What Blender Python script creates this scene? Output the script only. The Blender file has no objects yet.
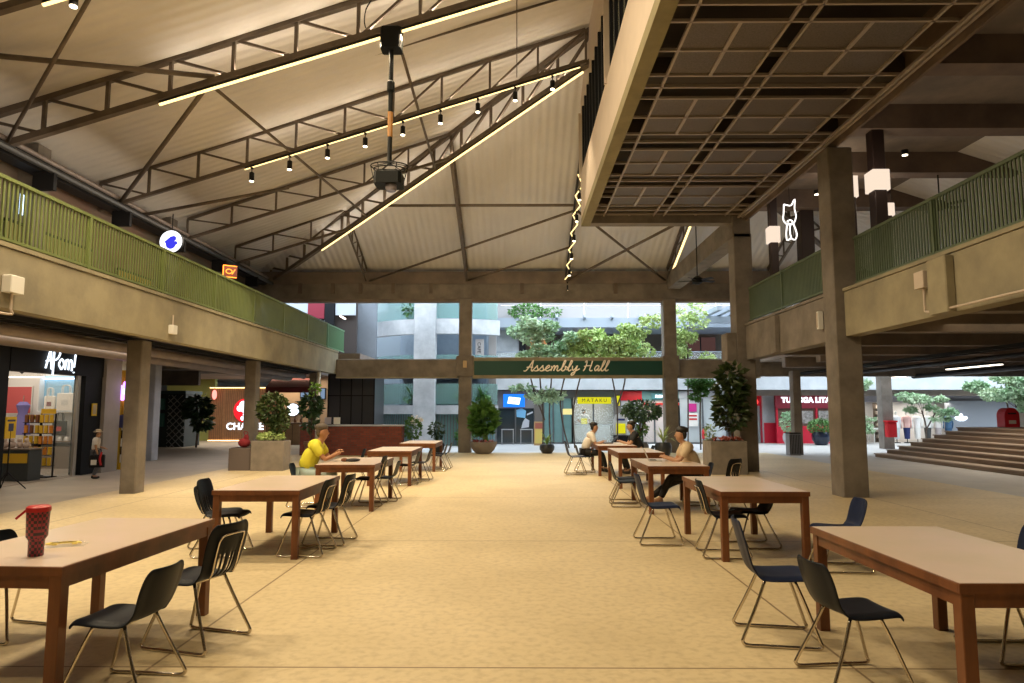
import bpy, bmesh, math, random
import numpy as np
from mathutils import Vector, Matrix
S = bpy.context.scene
COL = S.collection
PI = math.pi
R = math.radians
rnd = random.Random(7)

# ------------------------------------------------------------------ camera, world, exposure
cam_d = bpy.data.cameras.new('camera'); cam = bpy.data.objects.new('camera', cam_d); COL.objects.link(cam)
cam_d.sensor_width = 36; cam_d.lens = 24.0; cam_d.clip_end = 300
cam.location = (0, 0, 1.64)
cam.rotation_euler = (R(90) + math.atan(68.5/683), 0, R(0.42))
S.camera = cam
S.view_settings.view_transform = 'Standard'; S.view_settings.look = 'None'
S.view_settings.gamma = 1; S.view_settings.use_curve_mapping = False
S.view_settings.exposure = 0.0
w = bpy.data.worlds.new('world'); S.world = w; w.use_nodes = True
bg = w.node_tree.nodes['Background']; bg.inputs[0].default_value = (.80, .91, 1.0, 1); bg.inputs[1].default_value = 5.8

def area(name, loc, size, size_y, power, col, rot=(0, 0, 0), spread=None):
    d = bpy.data.lights.new(name, 'AREA'); d.shape = 'RECTANGLE'; d.size = size; d.size_y = size_y
    d.energy = power; d.color = col
    if spread: d.spread = spread
    o = bpy.data.objects.new(name, d); COL.objects.link(o); o.location = loc; o.rotation_euler = rot
    return o
def spot(name, loc, target, power, col, angle=70, blend=.6, r=.06):
    d = bpy.data.lights.new(name, 'SPOT'); d.energy = power; d.color = col; d.spot_size = R(angle); d.spot_blend = blend
    d.shadow_soft_size = r
    o = bpy.data.objects.new(name, d); COL.objects.link(o); o.location = loc
    o.rotation_euler = (Vector(target) - Vector(loc)).to_track_quat('-Z', 'Y').to_euler()
    return o
def point(name, loc, power, col, r=.08):
    d = bpy.data.lights.new(name, 'POINT'); d.energy = power; d.color = col; d.shadow_soft_size = r
    o = bpy.data.objects.new(name, d); COL.objects.link(o); o.location = loc
    return o
WARM = (1, .80, .52); SOFT = (1, .85, .66); COOL = (.75, .88, 1)
EAVE_X, EAVE_Z, SL = -9.9, 6.75, .315            # bottom chords of the roof trusses
APX, APY = 2.0, 16.5                              # where the hips meet the ridge
def zb(x): return EAVE_Z + SL * (x - EAVE_X if x < APX else 2*APX - EAVE_X - x)
FY = 27.0                                         # far beam line
def zf(y): return EAVE_Z + (zb(APX) - EAVE_Z) * (FY - y) / (FY - APY)
ROOF_LIFT = .95
# unseen area lamps added under the trusses to light the hall, without fittings
for k, (x, y, e) in enumerate([(-5.6, 9.3, 235), (-2.4, 9.3, 235), (-5.6, 5.0, 235), (-2.0, 5.0, 235), (-1.5, -1, 235), (-5.6, 12.7, 195), (-2.4, 12.7, 195), (-3.0, 20.0, 125)]):
    area('truss_fill', (x, y, zb(x) - .25), 1.2, .2, e, WARM, (0, -math.atan(SL), 0))
# unseen up-facing area lamps added near the strip lights to brighten the roof
for x, y, e in ((-2.6, 9.42, 44), (-2.6, 12.7, 48), (-2.6, 16.5, 30), (-2.6, 5.0, 40)):
    area('roof_fill', (x, y, zb(x) + .12), 8.2, .06, e, SOFT, (math.pi, -math.atan(SL), 0))
_p = Vector((EAVE_X + 2.9, FY - 2.55, zb(EAVE_X + 2.9) + .12)); _q = Vector((APX - .6, APY + .5, zb(APX - .6) + .12)); _d = (_q - _p).normalized()
_z = -Vector((0, .25, 1)); _z = (_z - _d*_z.dot(_d)).normalized(); _x = _d.cross(_z)
o = area('roof_fill', (_p + _q)/2, .06, (_q - _p).length, 40, SOFT); o.rotation_euler = Matrix((_x, _d, _z)).transposed().to_euler()


# ------------------------------------------------------------------ materials
def M(name, col, rough=.6, metal=0.0, col2=None, scale=2.0, detail=6, bump=0.0, bscale=None, emit=0.0, trans=0.0, alpha=1.0, stretch=None, lo=.35, hi=.65):
    m = bpy.data.materials.new(name); m.use_nodes = True
    nt = m.node_tree; N = nt.nodes; L = nt.links; b = N['Principled BSDF']
    b.inputs['Base Color'].default_value = (*col, 1); b.inputs['Roughness'].default_value = rough; b.inputs['Metallic'].default_value = metal
    if name in ('navy plastic', 'blue plastic', 'black metal', 'projector black', 'black panel'): b.inputs['Specular IOR Level'].default_value = .14
    if trans: b.inputs['Transmission Weight'].default_value = trans
    if alpha < 1: b.inputs['Alpha'].default_value = alpha
    if emit:
        b.inputs['Emission Color'].default_value = (*col, 1); b.inputs['Emission Strength'].default_value = emit
    if col2 is not None or bump:
        tc = N.new('ShaderNodeTexCoord'); src = tc.outputs['Object']
        if stretch:
            mp = N.new('ShaderNodeMapping'); mp.inputs['Scale'].default_value = stretch; L.new(src, mp.inputs[0]); src = mp.outputs[0]
    if col2 is not None:
        n = N.new('ShaderNodeTexNoise'); n.inputs['Scale'].default_value = scale; n.inputs['Detail'].default_value = detail
        n.inputs['Roughness'].default_value = .62; L.new(src, n.inputs['Vector'])
        r = N.new('ShaderNodeValToRGB'); r.color_ramp.elements[0].position = lo; r.color_ramp.elements[1].position = hi
        r.color_ramp.elements[0].color = (*col, 1); r.color_ramp.elements[1].color = (*col2, 1)
        L.new(n.outputs['Fac'], r.inputs[0]); L.new(r.outputs[0], b.inputs['Base Color'])
    if bump:
        n2 = N.new('ShaderNodeTexNoise'); n2.inputs['Scale'].default_value = bscale or scale * 8; n2.inputs['Detail'].default_value = 4
        L.new(src, n2.inputs['Vector'])
        bp = N.new('ShaderNodeBump'); bp.inputs['Strength'].default_value = bump; bp.inputs['Distance'].default_value = .02
        L.new(n2.outputs['Fac'], bp.inputs['Height']); L.new(bp.outputs[0], b.inputs['Normal'])
    return m
def E(name, col, s):                                # something that gives off light
    m = bpy.data.materials.new(name); m.use_nodes = True
    nt = m.node_tree; nt.nodes.remove(nt.nodes['Principled BSDF'])
    e = nt.nodes.new('ShaderNodeEmission'); e.inputs[0].default_value = (*col, 1); e.inputs[1].default_value = s
    nt.links.new(e.outputs[0], nt.nodes['Material Output'].inputs[0]); return m
def ribbed(name, col, col2, axis, pitch, rough=.5, strength=.6, metal=0):   # profiled sheet: ribs as bump
    m = M(name, col, rough, metal, col2, .6)
    nt = m.node_tree; N = nt.nodes; L = nt.links
    tc = N.new('ShaderNodeTexCoord'); wv = N.new('ShaderNodeTexWave'); wv.bands_direction = axis
    wv.inputs['Scale'].default_value = 1/pitch * .314; L.new(tc.outputs['Object'], wv.inputs['Vector'])
    bp = N.new('ShaderNodeBump'); bp.inputs['Strength'].default_value = strength; bp.inputs['Distance'].default_value = .03
    L.new(wv.outputs['Fac'], bp.inputs['Height']); L.new(bp.outputs[0], N['Principled BSDF'].inputs['Normal']); return m

m_conc = M('hall concrete', (.235, .205, .175), .85, 0, (.145, .125, .105), 1.6, bump=.25)
m_conc2 = M('fascia concrete', (.33, .29, .19), .85, 0, (.21, .185, .13), 1.1, bump=.2)
m_concg = M('outdoor concrete', (.50, .52, .55), .85, 0, (.34, .36, .39), 1.3, bump=.2)
m_dark = M('dark soffit concrete', (.25, .20, .165), .9, 0, (.15, .125, .11), .9)
m_steel = M('brown painted steel', (.155, .12, .09), .55, .1, (.11, .085, .065), 4)
m_black = M('black metal', (.02, .02, .022), .5, .2)
m_blackp = M('black panel', (.012, .013, .016), .55)
m_pipe = M('dull pipe', (.30, .24, .21), .5, .1, (.22, .18, .16), 3)
m_green_l = M('olive green paint', (.15, .19, .06), .5, 0, (.125, .16, .05), 2)
m_green_r = M('dark green paint', (.105, .145, .085), .5, 0, (.085, .12, .07), 2)
m_roof = ribbed('roof sheet', (.74, .70, .65), (.66, .62, .575), 'Y', .25)
m_rooff = ribbed('roof sheet far slope', (.74, .72, .71), (.67, .65, .64), 'X', .25)
m_cream = M('cream render', (.56, .47, .39), .7, 0, (.51, .43, .355), 1.5)
m_wood = M('table frame wood', (.19, .066, .021), .45, 0, (.11, .036, .012), 6, stretch=(1, 1, .2))
m_top = M('pale laminate', (.68, .55, .475), .28, 0, (.62, .52, .41), 2)
m_shell = M('navy plastic', (.010, .013, .020), .42, 0, (.008, .010, .015), 3)
m_shell2 = M('blue plastic', (.014, .021, .055), .42, 0, (.011, .017, .042), 3)
m_chrome = M('chrome tube', (.62, .56, .48), .18, 1.0)
m_white = M('white plastic', (.75, .74, .70), .5)
m_led = E('warm led', (1, .74, .30), 2.6)
m_lamp = E('lamp face', (1, .86, .62), 8.0)
m_tube = E('cool tube', (1, .9, .75), 4.0)
m_red = M('red paint', (.50, .012, .02), .4, 0, (.42, .01, .016), 2)
m_yellow = M('yellow paint', (.75, .52, .02), .45, 0, (.68, .45, .02), 3)
m_glass = M('green glass', (.20, .36, .34), .1, 0, None, alpha=.42)
m_glassc = M('clear glass', (.70, .80, .80), .05, 0, None, alpha=.16)
m_terr = M('planter terrazzo', (.26, .225, .19), .8, 0, (.19, .165, .14), 3, bump=.1)
m_leaf = M('leaf green', (.06, .16, .03), .5, 0, (.10, .24, .05), 1.5)
m_leafd = M('dark leaf', (.018, .05, .018), .4, 0, (.03, .075, .024), 2)
m_leafl = M('light leaf', (.34, .50, .16), .5, 0, (.54, .64, .28), 1.0)
m_leafb = M('blue green leaf', (.24, .42, .24), .5, 0, (.50, .60, .40), 1.0)
m_leafr = M('red bromeliad', (.38, .07, .05), .5, 0, (.55, .16, .10), 8)
m_bark = M('bark', (.12, .09, .07), .9, 0, (.07, .05, .04), 6)

# ------------------------------------------------------------------ mesh helpers
class MB:
    def __init__(s): s.v = []; s.f = []
    def add(s, vs, fs):
        n = len(s.v); s.v += [tuple(p) for p in vs]; s.f += [tuple(i + n for i in f) for f in fs]; return s
    def box(s, x0, x1, y0, y1, z0, z1):
        return s.add([(x0,y0,z0),(x1,y0,z0),(x1,y1,z0),(x0,y1,z0),(x0,y0,z1),(x1,y0,z1),(x1,y1,z1),(x0,y1,z1)],
                     [(0,3,2,1),(4,5,6,7),(0,1,5,4),(1,2,6,5),(2,3,7,6),(3,0,4,7)])
    def cbox(s, x0, x1, y0, y1, z0, z1, c=.01):      # box with chamfered vertical edges and top
        q = [(x0+c,y0),(x1-c,y0),(x1,y0+c),(x1,y1-c),(x1-c,y1),(x0+c,y1),(x0,y1-c),(x0,y0+c)]
        r = [(x0+2*c,y0+c),(x1-2*c,y0+c),(x1-c,y0+2*c),(x1-c,y1-2*c),(x1-2*c,y1-c),(x0+2*c,y1-c),(x0+c,y1-2*c),(x0+c,y0+2*c)]
        vs = [(*p, z0) for p in q] + [(*p, z1-c) for p in q] + [(*p, z1) for p in r]
        fs = [tuple(range(7,-1,-1)), tuple(range(16,24))]
        for b in (0, 8):
            fs += [(b+i, b+(i+1)%8, b+8+(i+1)%8, b+8+i) for i in range(8)]
        return s.add(vs, fs)
    def bar(s, p, q, w, h, up=(0,0,1)):              # rectangular section from p to q
        p = Vector(p); q = Vector(q); d = (q-p).normalized(); u = Vector(up)
        if abs(d.dot(u)) > .98: u = Vector((1,0,0))
        a = d.cross(u).normalized(); b = a.cross(d).normalized(); a *= w/2; b *= h/2
        vs = [p-a-b, p+a-b, p+a+b, p-a+b, q-a-b, q+a-b, q+a+b, q-a+b]
        return s.add(vs, [(0,1,2,3),(7,6,5,4),(0,4,5,1),(1,5,6,2),(2,6,7,3),(3,7,4,0)])
    def tube(s, pts, r, seg=8, cap=True):
        pts = [Vector(p) for p in pts]; n = len(pts); rs = r if isinstance(r, (list, tuple)) else [r]*n
        rings = []; a = None
        for i, p in enumerate(pts):
            d = (pts[min(i+1,n-1)] - pts[max(i-1,0)]).normalized()
            if a is None:
                a = d.orthogonal().normalized()
            a = (a - d*a.dot(d)).normalized(); b = d.cross(a)
            rings.append([p + (a*math.cos(2*PI*k/seg) + b*math.sin(2*PI*k/seg))*rs[i] for k in range(seg)])
        vs = [v for rg in rings for v in rg]
        fs = [(i*seg+k, i*seg+(k+1)%seg, (i+1)*seg+(k+1)%seg, (i+1)*seg+k) for i in range(n-1) for k in range(seg)]
        if cap: fs += [tuple(range(seg-1,-1,-1)), tuple((n-1)*seg+k for k in range(seg))]
        return s.add(vs, fs)
    def lathe(s, prof, c=(0,0,0), seg=20):           # prof: (r, z) from bottom to top
        vs = []; 
        for r, z in prof: vs += [(c[0]+r*math.cos(2*PI*k/seg), c[1]+r*math.sin(2*PI*k/seg), c[2]+z) for k in range(seg)]
        n = len(prof)
        fs = [(i*seg+k, i*seg+(k+1)%seg, (i+1)*seg+(k+1)%seg, (i+1)*seg+k) for i in range(n-1) for k in range(seg)]
        fs += [tuple(range(seg-1,-1,-1)), tuple((n-1)*seg+k for k in range(seg))]
        return s.add(vs, fs)
    def prism(s, poly, ext):                         # poly: 3d points, extruded by vector
        e = Vector(ext); n = len(poly); vs = [Vector(p) for p in poly]; vs += [p+e for p in vs]
        fs = [tuple(range(n-1,-1,-1)), tuple(range(n,2*n))] + [(i,(i+1)%n,n+(i+1)%n,n+i) for i in range(n)]
        return s.add(vs, fs)
    def ell(s, c, rx, ry, rz, seg=12, rings=8):
        prof = [(math.sin(PI*i/rings), -math.cos(PI*i/rings)) for i in range(rings+1)]
        vs = []
        for pr, pz in prof: vs += [(c[0]+rx*max(pr,.02)*math.cos(2*PI*k/seg), c[1]+ry*max(pr,.02)*math.sin(2*PI*k/seg), c[2]+rz*pz) for k in range(seg)]
        fs = [(i*seg+k, i*seg+(k+1)%seg, (i+1)*seg+(k+1)%seg, (i+1)*seg+k) for i in range(rings) for k in range(seg)]
        fs += [tuple(range(seg-1,-1,-1)), tuple(rings*seg+k for k in range(seg))]
        return s.add(vs, fs)
    def leaves(s, c, r, n, size, rg, flat=.0, droop=.3):   # leaf blades scattered in an ellipsoid, denser towards its skin
        for _ in range(n):
            while True:
                p = Vector((rg.uniform(-1,1), rg.uniform(-1,1), rg.uniform(-1,1)))
                if p.length <= 1: break
            p = p * (max(p.length, .25) ** -.45)
            pos = Vector((c[0]+p.x*r[0]*.8, c[1]+p.y*r[1]*.8, c[2]+p.z*r[2]*.8))
            d = Vector((p.x+rg.uniform(-.8,.8), p.y+rg.uniform(-.8,.8), p.z*.4-droop+rg.uniform(-.6,.6))).normalized()
            a = d.orthogonal(); a.rotate(Matrix.Rotation(rg.uniform(0,2*PI), 3, d)); L_ = size*rg.uniform(.7,1.25); W_ = L_*.28
            nrm = d.cross(a).normalized()
            s.add([pos, pos+d*L_*.45+a.normalized()*W_+nrm*L_*.05, pos+d*L_, pos+d*L_*.45-a.normalized()*W_+nrm*L_*.05], [(0,1,2,3)])
        return s
    def blades(s, c, n, length, width, rg, spread=1.0, rise=1.0, segs=4):   # arching strap leaves from a centre
        for k in range(n):
            t = 2*PI*k/n + rg.uniform(-.3,.3); el = rg.uniform(.25,1.0); L_ = length*rg.uniform(.75,1.1)
            dx, dy = math.cos(t), math.sin(t); vs = []
            for i in range(segs+1):
                u = i/segs; rad = L_*spread*u*(.25+.75*el*u**.5); h = L_*rise*(u*(1.15-el*.3) - el*.75*u*u)
                ww = width*(.6+.8*u)*(1-u**3)+.002
                px, py, pz = c[0]+dx*rad, c[1]+dy*rad, c[2]+h
                vs += [(px-dy*ww, py+dx*ww, pz), (px+dy*ww, py-dx*ww, pz)]
            s.add(vs, [(2*i, 2*i+1, 2*i+3, 2*i+2) for i in range(segs)])
        return s
    def mesh(s, name):
        me = bpy.data.meshes.new(name); me.from_pydata(s.v, [], s.f); me.validate(); me.update(); return me
    def build(s, name, mat, parent=None, smooth=False):
        me = s.mesh(name); me.materials.append(mat)
        if smooth:
            me.polygons.foreach_set('use_smooth', [True]*len(me.polygons))
            if smooth != 'all': me.set_sharp_from_angle(angle=R(40))
        o = bpy.data.objects.new(name, me); COL.objects.link(o)
        if parent: o.parent = parent
        return o
def tag(o, label, cat, group=None, kind=None):
    o['label'] = label
    o['category'] = cat
    if group: o['group'] = group
    if kind: o['kind'] = kind
    return o
def struct(o): o['kind'] = 'structure'; return o
def thing(name, label, cat, loc=(0,0,0), rz=0, group=None):
    o = bpy.data.objects.new(name, None); o.empty_display_size = .1; COL.objects.link(o)
    o.location = loc; o.rotation_euler = (0, 0, rz); return tag(o, label, cat, group)
def dup(o, loc=None, rz=None, label=None, mats=None):
    def cp(a, parent):
        c = a.copy(); COL.objects.link(c)
        if parent: c.parent = parent
        if mats and c.type == 'MESH' and c.data.materials and c.data.materials[0] in mats:
            c.material_slots[0].link = 'OBJECT'; c.material_slots[0].material = mats[c.data.materials[0]]
        for ch in KIDS.get(a.name, []) or list(a.children): cp(ch, c)
        return c
    r = cp(o, None)
    if loc is not None: r.location = loc
    if rz is not None: r.rotation_euler = (0, 0, rz)
    if label: r['label'] = label
    return r
KIDS = {}
ORD = ['first','second','third','fourth','fifth','sixth','seventh','eighth','ninth','tenth','eleventh','twelfth','thirteenth','fourteenth','fifteenth','sixteenth','seventeenth','eighteenth','nineteenth','twentieth']
def text(body, size, mat, name, loc, rot, parent=None, depth=.02, spacing=1.0, bold=0.0, align='CENTER'):
    cu = bpy.data.curves.new('t', 'FONT'); cu.body = body; cu.size = size; cu.extrude = depth/2; cu.space_character = spacing
    cu.offset = bold; cu.align_x = align; cu.align_y = 'CENTER'; cu.resolution_u = 3
    o = bpy.data.objects.new('t', cu); COL.objects.link(o)
    bpy.context.view_layer.update()
    me = bpy.data.meshes.new_from_object(o.evaluated_get(bpy.context.evaluated_depsgraph_get()))
    bpy.data.objects.remove(o); me.materials.clear(); me.materials.append(mat)
    r = bpy.data.objects.new(name, me); COL.objects.link(r); r.location = loc; r.rotation_euler = rot
    if parent: r.parent = parent
    return r
def spline(pts, n=6):                               # Catmull-Rom through 2d or 3d points
    P = [Vector(p) for p in pts]; P = [P[0]*2-P[1]] + P + [P[-1]*2-P[-2]]; out = []
    for i in range(1, len(P)-2):
        a, b, c, d = P[i-1:i+3]
        for k in range(n):
            t = k/n; out.append(.5*((2*b)+(c-a)*t+(2*a-5*b+4*c-d)*t*t+(3*b-a-3*c+d)*t**3))
    return out + [P[-2]]
FACE_Y = (R(90), 0, 0)                               # lettering on a wall that looks towards -Y
FACE_X = (R(90), 0, R(90))                           # lettering on a wall that looks towards +X
# ================================================================== SETTING
def floor_mat(name, c1, c2, c3, joint):
    m = M(name, c1, .5, 0, c2, .55, bump=.06, bscale=30); nt = m.node_tree; N = nt.nodes; L = nt.links; b = N['Principled BSDF']
    src = b.inputs['Base Color'].links[0].from_socket
    tc = N.new('ShaderNodeTexCoord'); n = N.new('ShaderNodeTexNoise'); n.inputs['Scale'].default_value = 15; n.inputs['Detail'].default_value = 8
    L.new(tc.outputs['Object'], n.inputs['Vector'])
    mx = N.new('ShaderNodeMixRGB'); mx.inputs['Color2'].default_value = (*c3, 1)
    rp = N.new('ShaderNodeValToRGB'); rp.color_ramp.elements[0].position = .45; rp.color_ramp.elements[1].position = .75; rp.color_ramp.elements[1].color = (.6,.6,.6,1)
    L.new(n.outputs['Fac'], rp.inputs[0]); L.new(rp.outputs[0], mx.inputs['Fac']); L.new(src, mx.inputs['Color1'])
    br = N.new('ShaderNodeTexBrick'); br.offset = 0; br.inputs['Scale'].default_value = 1; br.inputs['Brick Width'].default_value = 4.5
    br.inputs['Row Height'].default_value = 4.25; br.inputs['Mortar Size'].default_value = .011; br.inputs['Mortar Smooth'].default_value = .3
    mp = N.new('ShaderNodeMapping'); mp.inputs['Location'].default_value = (2.35, -.3, 0)
    L.new(tc.outputs['Object'], mp.inputs[0]); L.new(mp.outputs[0], br.inputs['Vector'])
    mx2 = N.new('ShaderNodeMixRGB'); L.new(br.outputs['Fac'], mx2.inputs['Fac']); L.new(mx.outputs[0], mx2.inputs['Color1'])
    mx2.inputs['Color2'].default_value = (*joint, 1); L.new(mx2.outputs[0], b.inputs['Base Color']); return m
m_floor = floor_mat('hall floor', (.66, .54, .33), (.54, .435, .25), (.38, .29, .165), (.22, .15, .08))
m_court = floor_mat('daylight toned courtyard floor', (.60, .61, .62), (.52, .53, .55), (.45, .46, .48), (.35, .35, .37))  # daylight over the floor is put into this paler grey colour
struct(MB().box(-8.2, 9.6, -14, 26.7, -.2, 0).build('floor', m_floor))
struct(MB().box(-26, -8.2, -14, 42, -.2, -.0).build('floor_arcade', M('shade toned arcade floor', (.47, .40, .31), .55, 0, (.38, .33, .26), 1.2)))  # shade under the gallery is put into this duller floor colour
struct(MB().box(9.6, 34, -14, 42, -.2, 0).build('floor_terrace', M('daylight toned terrace floor', (.50, .48, .46), .6, 0, (.43, .42, .41), 1.2)))  # daylight on the terrace side is put into the greyer floor colour
struct(MB().box(-8.2, 9.6, 26.7, 42, -.2, 0).build('floor_courtyard', m_court))
struct(MB().box(-26, 34, -14.3, -14, 0, 12).build('wall_back', m_conc))
struct(MB().box(34, 34.3, -14, 45, 0, 9).build('wall_right', m_concg))
struct(MB().box(-26.3, -26, -14, 45, 0, 9).build('wall_left', m_conc))

# ---- roof: hipped, three slopes of profiled sheet
def slab(pts, t=.12): return MB().prism(pts, (0, 0, t))
LZ = ROOF_LIFT
ex, ez = -10.7, EAVE_Z + LZ - .25; rx, rz_ = 14.7, EAVE_Z + LZ - .25; az = zb(APX) + LZ; fy = 27.25; fz = EAVE_Z + .38
struct(slab([(ex, -14, ez), (APX, -14, az), (APX, APY, az), (ex, fy, fz)]).build('ceiling_roof_left', m_roof))
struct(slab([(APX, -14, az), (rx, -14, rz_), (rx, fy, fz), (APX, APY, az)]).build('ceiling_roof_right', m_roof))
struct(slab([(ex, fy, fz), (APX, APY, az), (rx, fy, fz)]).build('ceiling_roof_far', m_rooff))

# ---- left gallery: slab, fascia beam, shops behind
struct(MB().box(-26, -7.35, -14, 28, 3.5, 3.9).build('ceiling_gallery_left', m_dark))
def rib_beam(name, label, x0, x1, y0, y1, z0, z1, ribs, mat):
    t = thing(name, label, 'beam', (0, 0, 0))
    MB().cbox(x0, x1, y0, y1, z0, z1, .02).build('beam_body', mat, t)
    MB().box(x0-.02, x1+.02, y0, y1, z1, z1+.06).build('coping', mat, t)
    for (a, b, c, d, e, f) in ribs: MB().cbox(a, b, c, d, e, f, .015).build('stiffener_rib', mat, t)
    return t
rib_beam('fascia_beam', 'olive grey concrete fascia beam under the pale green railing, gift shop side', -7.35, -7.1, -12, 27, 3.05, 3.90, [], m_conc2)
struct(MB().box(-10.9, -10.6, -14, 28, 3.9, 7.4).build('wall_gallery_left', M('gallery wall', (.24, .13, .09), .8, 0, (.17, .15, .11), .5)))
for k, y in enumerate((3.0, 8.6, 14.2, 19.8, 25.4)):
    struct(MB().box(-10.6, -10.2, y-.2, y+.2, 3.9, 7.3).build('trim_gallery_pier', m_conc))
    struct(MB().box(-16, -7.35, y-.15, y+.15, 3.15, 3.5).build('trim_gallery_rib', m_conc))
# eaves beam, gutter and pipes
t = thing('eaves_gutter', 'dark steel eaves gutter with pipes running above the pale green railing', 'gutter', (-9.9, 0, 0))
MB().box(-.35, .0, -13, 26.6, 6.58, 6.86).build('gutter_trough', m_black, t)
MB().tube([(.2, -13, 6.62), (.2, 26.6, 6.62)], .07, 8).build('rain_pipe', M('dark pipe', (.06, .06, .06), .5, .3), t)
MB().tube([(.05, -13, 6.85), (.05, 26.6, 6.85)], .05, 8).build('conduit', m_pipe, t)
for y in np.arange(8.2, 27, 2.8): MB().box(-.2, .25, y-.05, y+.05, 6.2, 6.6).build('bracket', m_black, t)
# under-gallery services, gift shop side
for k, (x, z, r, nm, lb) in enumerate([(-8.6, 2.98, .10, 'service_pipe', 'thick dull pipe nearest the fascia, hung under the gallery on the gift shop side'),
        (-9.2, 2.92, .13, 'service_pipe', 'fattest grey pipe hung under the gallery on the gift shop side'),
        (-9.75, 3.0, .07, 'service_pipe', 'thin grey pipe hung under the gallery closest to the gift shop front')]):
    tag(MB().tube([(x, -10, z), (x, 27.5, z)], r, 10).build(nm, m_pipe, None, 'all'), lb, 'pipe')
def tray(x, y0, y1, z, label):
    t = thing('cable_tray', label, 'cable tray', (x, 0, z))
    MB().box(-.2, -.17, y0, y1, 0, .08).build('side_rail', m_black, t); MB().box(.17, .2, y0, y1, 0, .08).build('side_rail', m_black, t)
    b = MB()
    for y in np.arange(y0, y1, .5): b.box(-.17, .17, y, y+.04, 0, .02)
    b.build('rungs', m_black, t)
tray(-8.1, 0, 27, 3.05, 'black ladder cable tray under the gallery on the gift shop side')

# ---- columns
def column(label, x0, x1, y0, y1, z1, mat=m_conc, corbel=None, z0=0):
    t = thing('concrete_column', label, 'column', ((x0+x1)/2, (y0+y1)/2, z0)); hx, hy = (x1-x0)/2, (y1-y0)/2
    MB().cbox(-hx, hx, -hy, hy, 0, z1-z0, .02).build('shaft', mat, t)
    if corbel:
        cx = t.location
        a, b, c, d, e, f = corbel; MB().cbox(a-cx.x, b-cx.x, c-cx.y, d-cx.y, e-z0, f-z0, .015).build('corbel', mat, t)
    return t
column('square concrete column in front of the gift shop, beside the yellow pillar', -7.84, -7.52, 13.6, 13.95, 3.05)
column('square concrete column behind the bushy planter box, partly hiding the red disc sign', -7.74, -7.42, 19.35, 19.7, 3.05)
column('square concrete column at the far end of the gallery next to the brick counter', -7.85, -7.50, 25.75, 26.1, 3.05)
column('tall square concrete column between the stepped terrace and the central tables', 6.14, 6.63, 13.1, 13.6, 6.82)
column('tall concrete column right behind the fiddle leaf planter box', 5.97, 6.47, 18.5, 19.0, 6.5, corbel=(5.70, 5.97, 18.5, 19.0, 2.97, 3.73))
column('slender far column next to the big bowl planter, holding the banner', -2.28, -1.78, 26.6, 27.1, 6.0, corbel=(-2.38, -1.68, 26.55, 27.1, 2.95, 3.75))
column('slender far column beside the tall potted shrub, other end of the banner', 5.75, 6.25, 26.6, 27.1, 6.0, corbel=(5.68, 6.32, 26.55, 27.1, 2.95, 3.75))
column('thin concrete column beside the striped grey litter bin', 10.22, 10.52, 25.4, 25.75, 3.1)
column('concrete column with the red fire bin at its foot, beyond the steps', 15.55, 16.0, 29.3, 29.75, 3.2)
column('greyish column at the corridor mouth past the gift shop', -12.2, -11.9, 22.4, 22.8, 3.5, m_concg)

# ---- far beams
struct(MB().box(-11, 15, 26.75, 27.15, 6.62, 7.13).build('trim_far_wall_plate', m_dark))
t = thing('concrete_beam', 'long concrete lintel across the far end right under the roof trusses', 'beam', (0, 26.7, 5.9))
MB().cbox(-11, 15, 0, .4, .12, .72, .02).build('beam_body', m_conc, t)
MB().box(-11, 15, .02, .38, 0, .12).build('drip_strip', m_dark, t)
for x in (-8.6, -7.3, -6.2, -4.9, -3.4, .2, 3.9): MB().box(x-.07, x+.07, -.06, 0, .32, .74).build('bracket', m_steel, t)
def crossb(label, x0, x1):
    t = thing('concrete_beam', label, 'beam', (0, 26.7, 2.88))
    MB().cbox(x0, x1, 0, .4, 0, .75, .02).build('beam_body', m_conc, t)
    MB().box(x0, x1, -.03, .02, 0, .05).build('drip_edge', m_conc2, t)
crossb('lower concrete beam spanning from the pale green railing to the slender column', -7.1, -2.3)
crossb('lower concrete beam between the banner column and the fiddle leaf column', 6.27, 9.5)
crossb('backing beam behind the dark green hall banner', -1.76, 5.73)
tag(MB().cbox(-2.1, -1.95, 26.46, 26.54, 3.28, 3.55, .01).build('junction_box', M('beige box', (.50, .36, .20), .6)), 'beige junction box on the column at the end of the banner', 'box')

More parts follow.
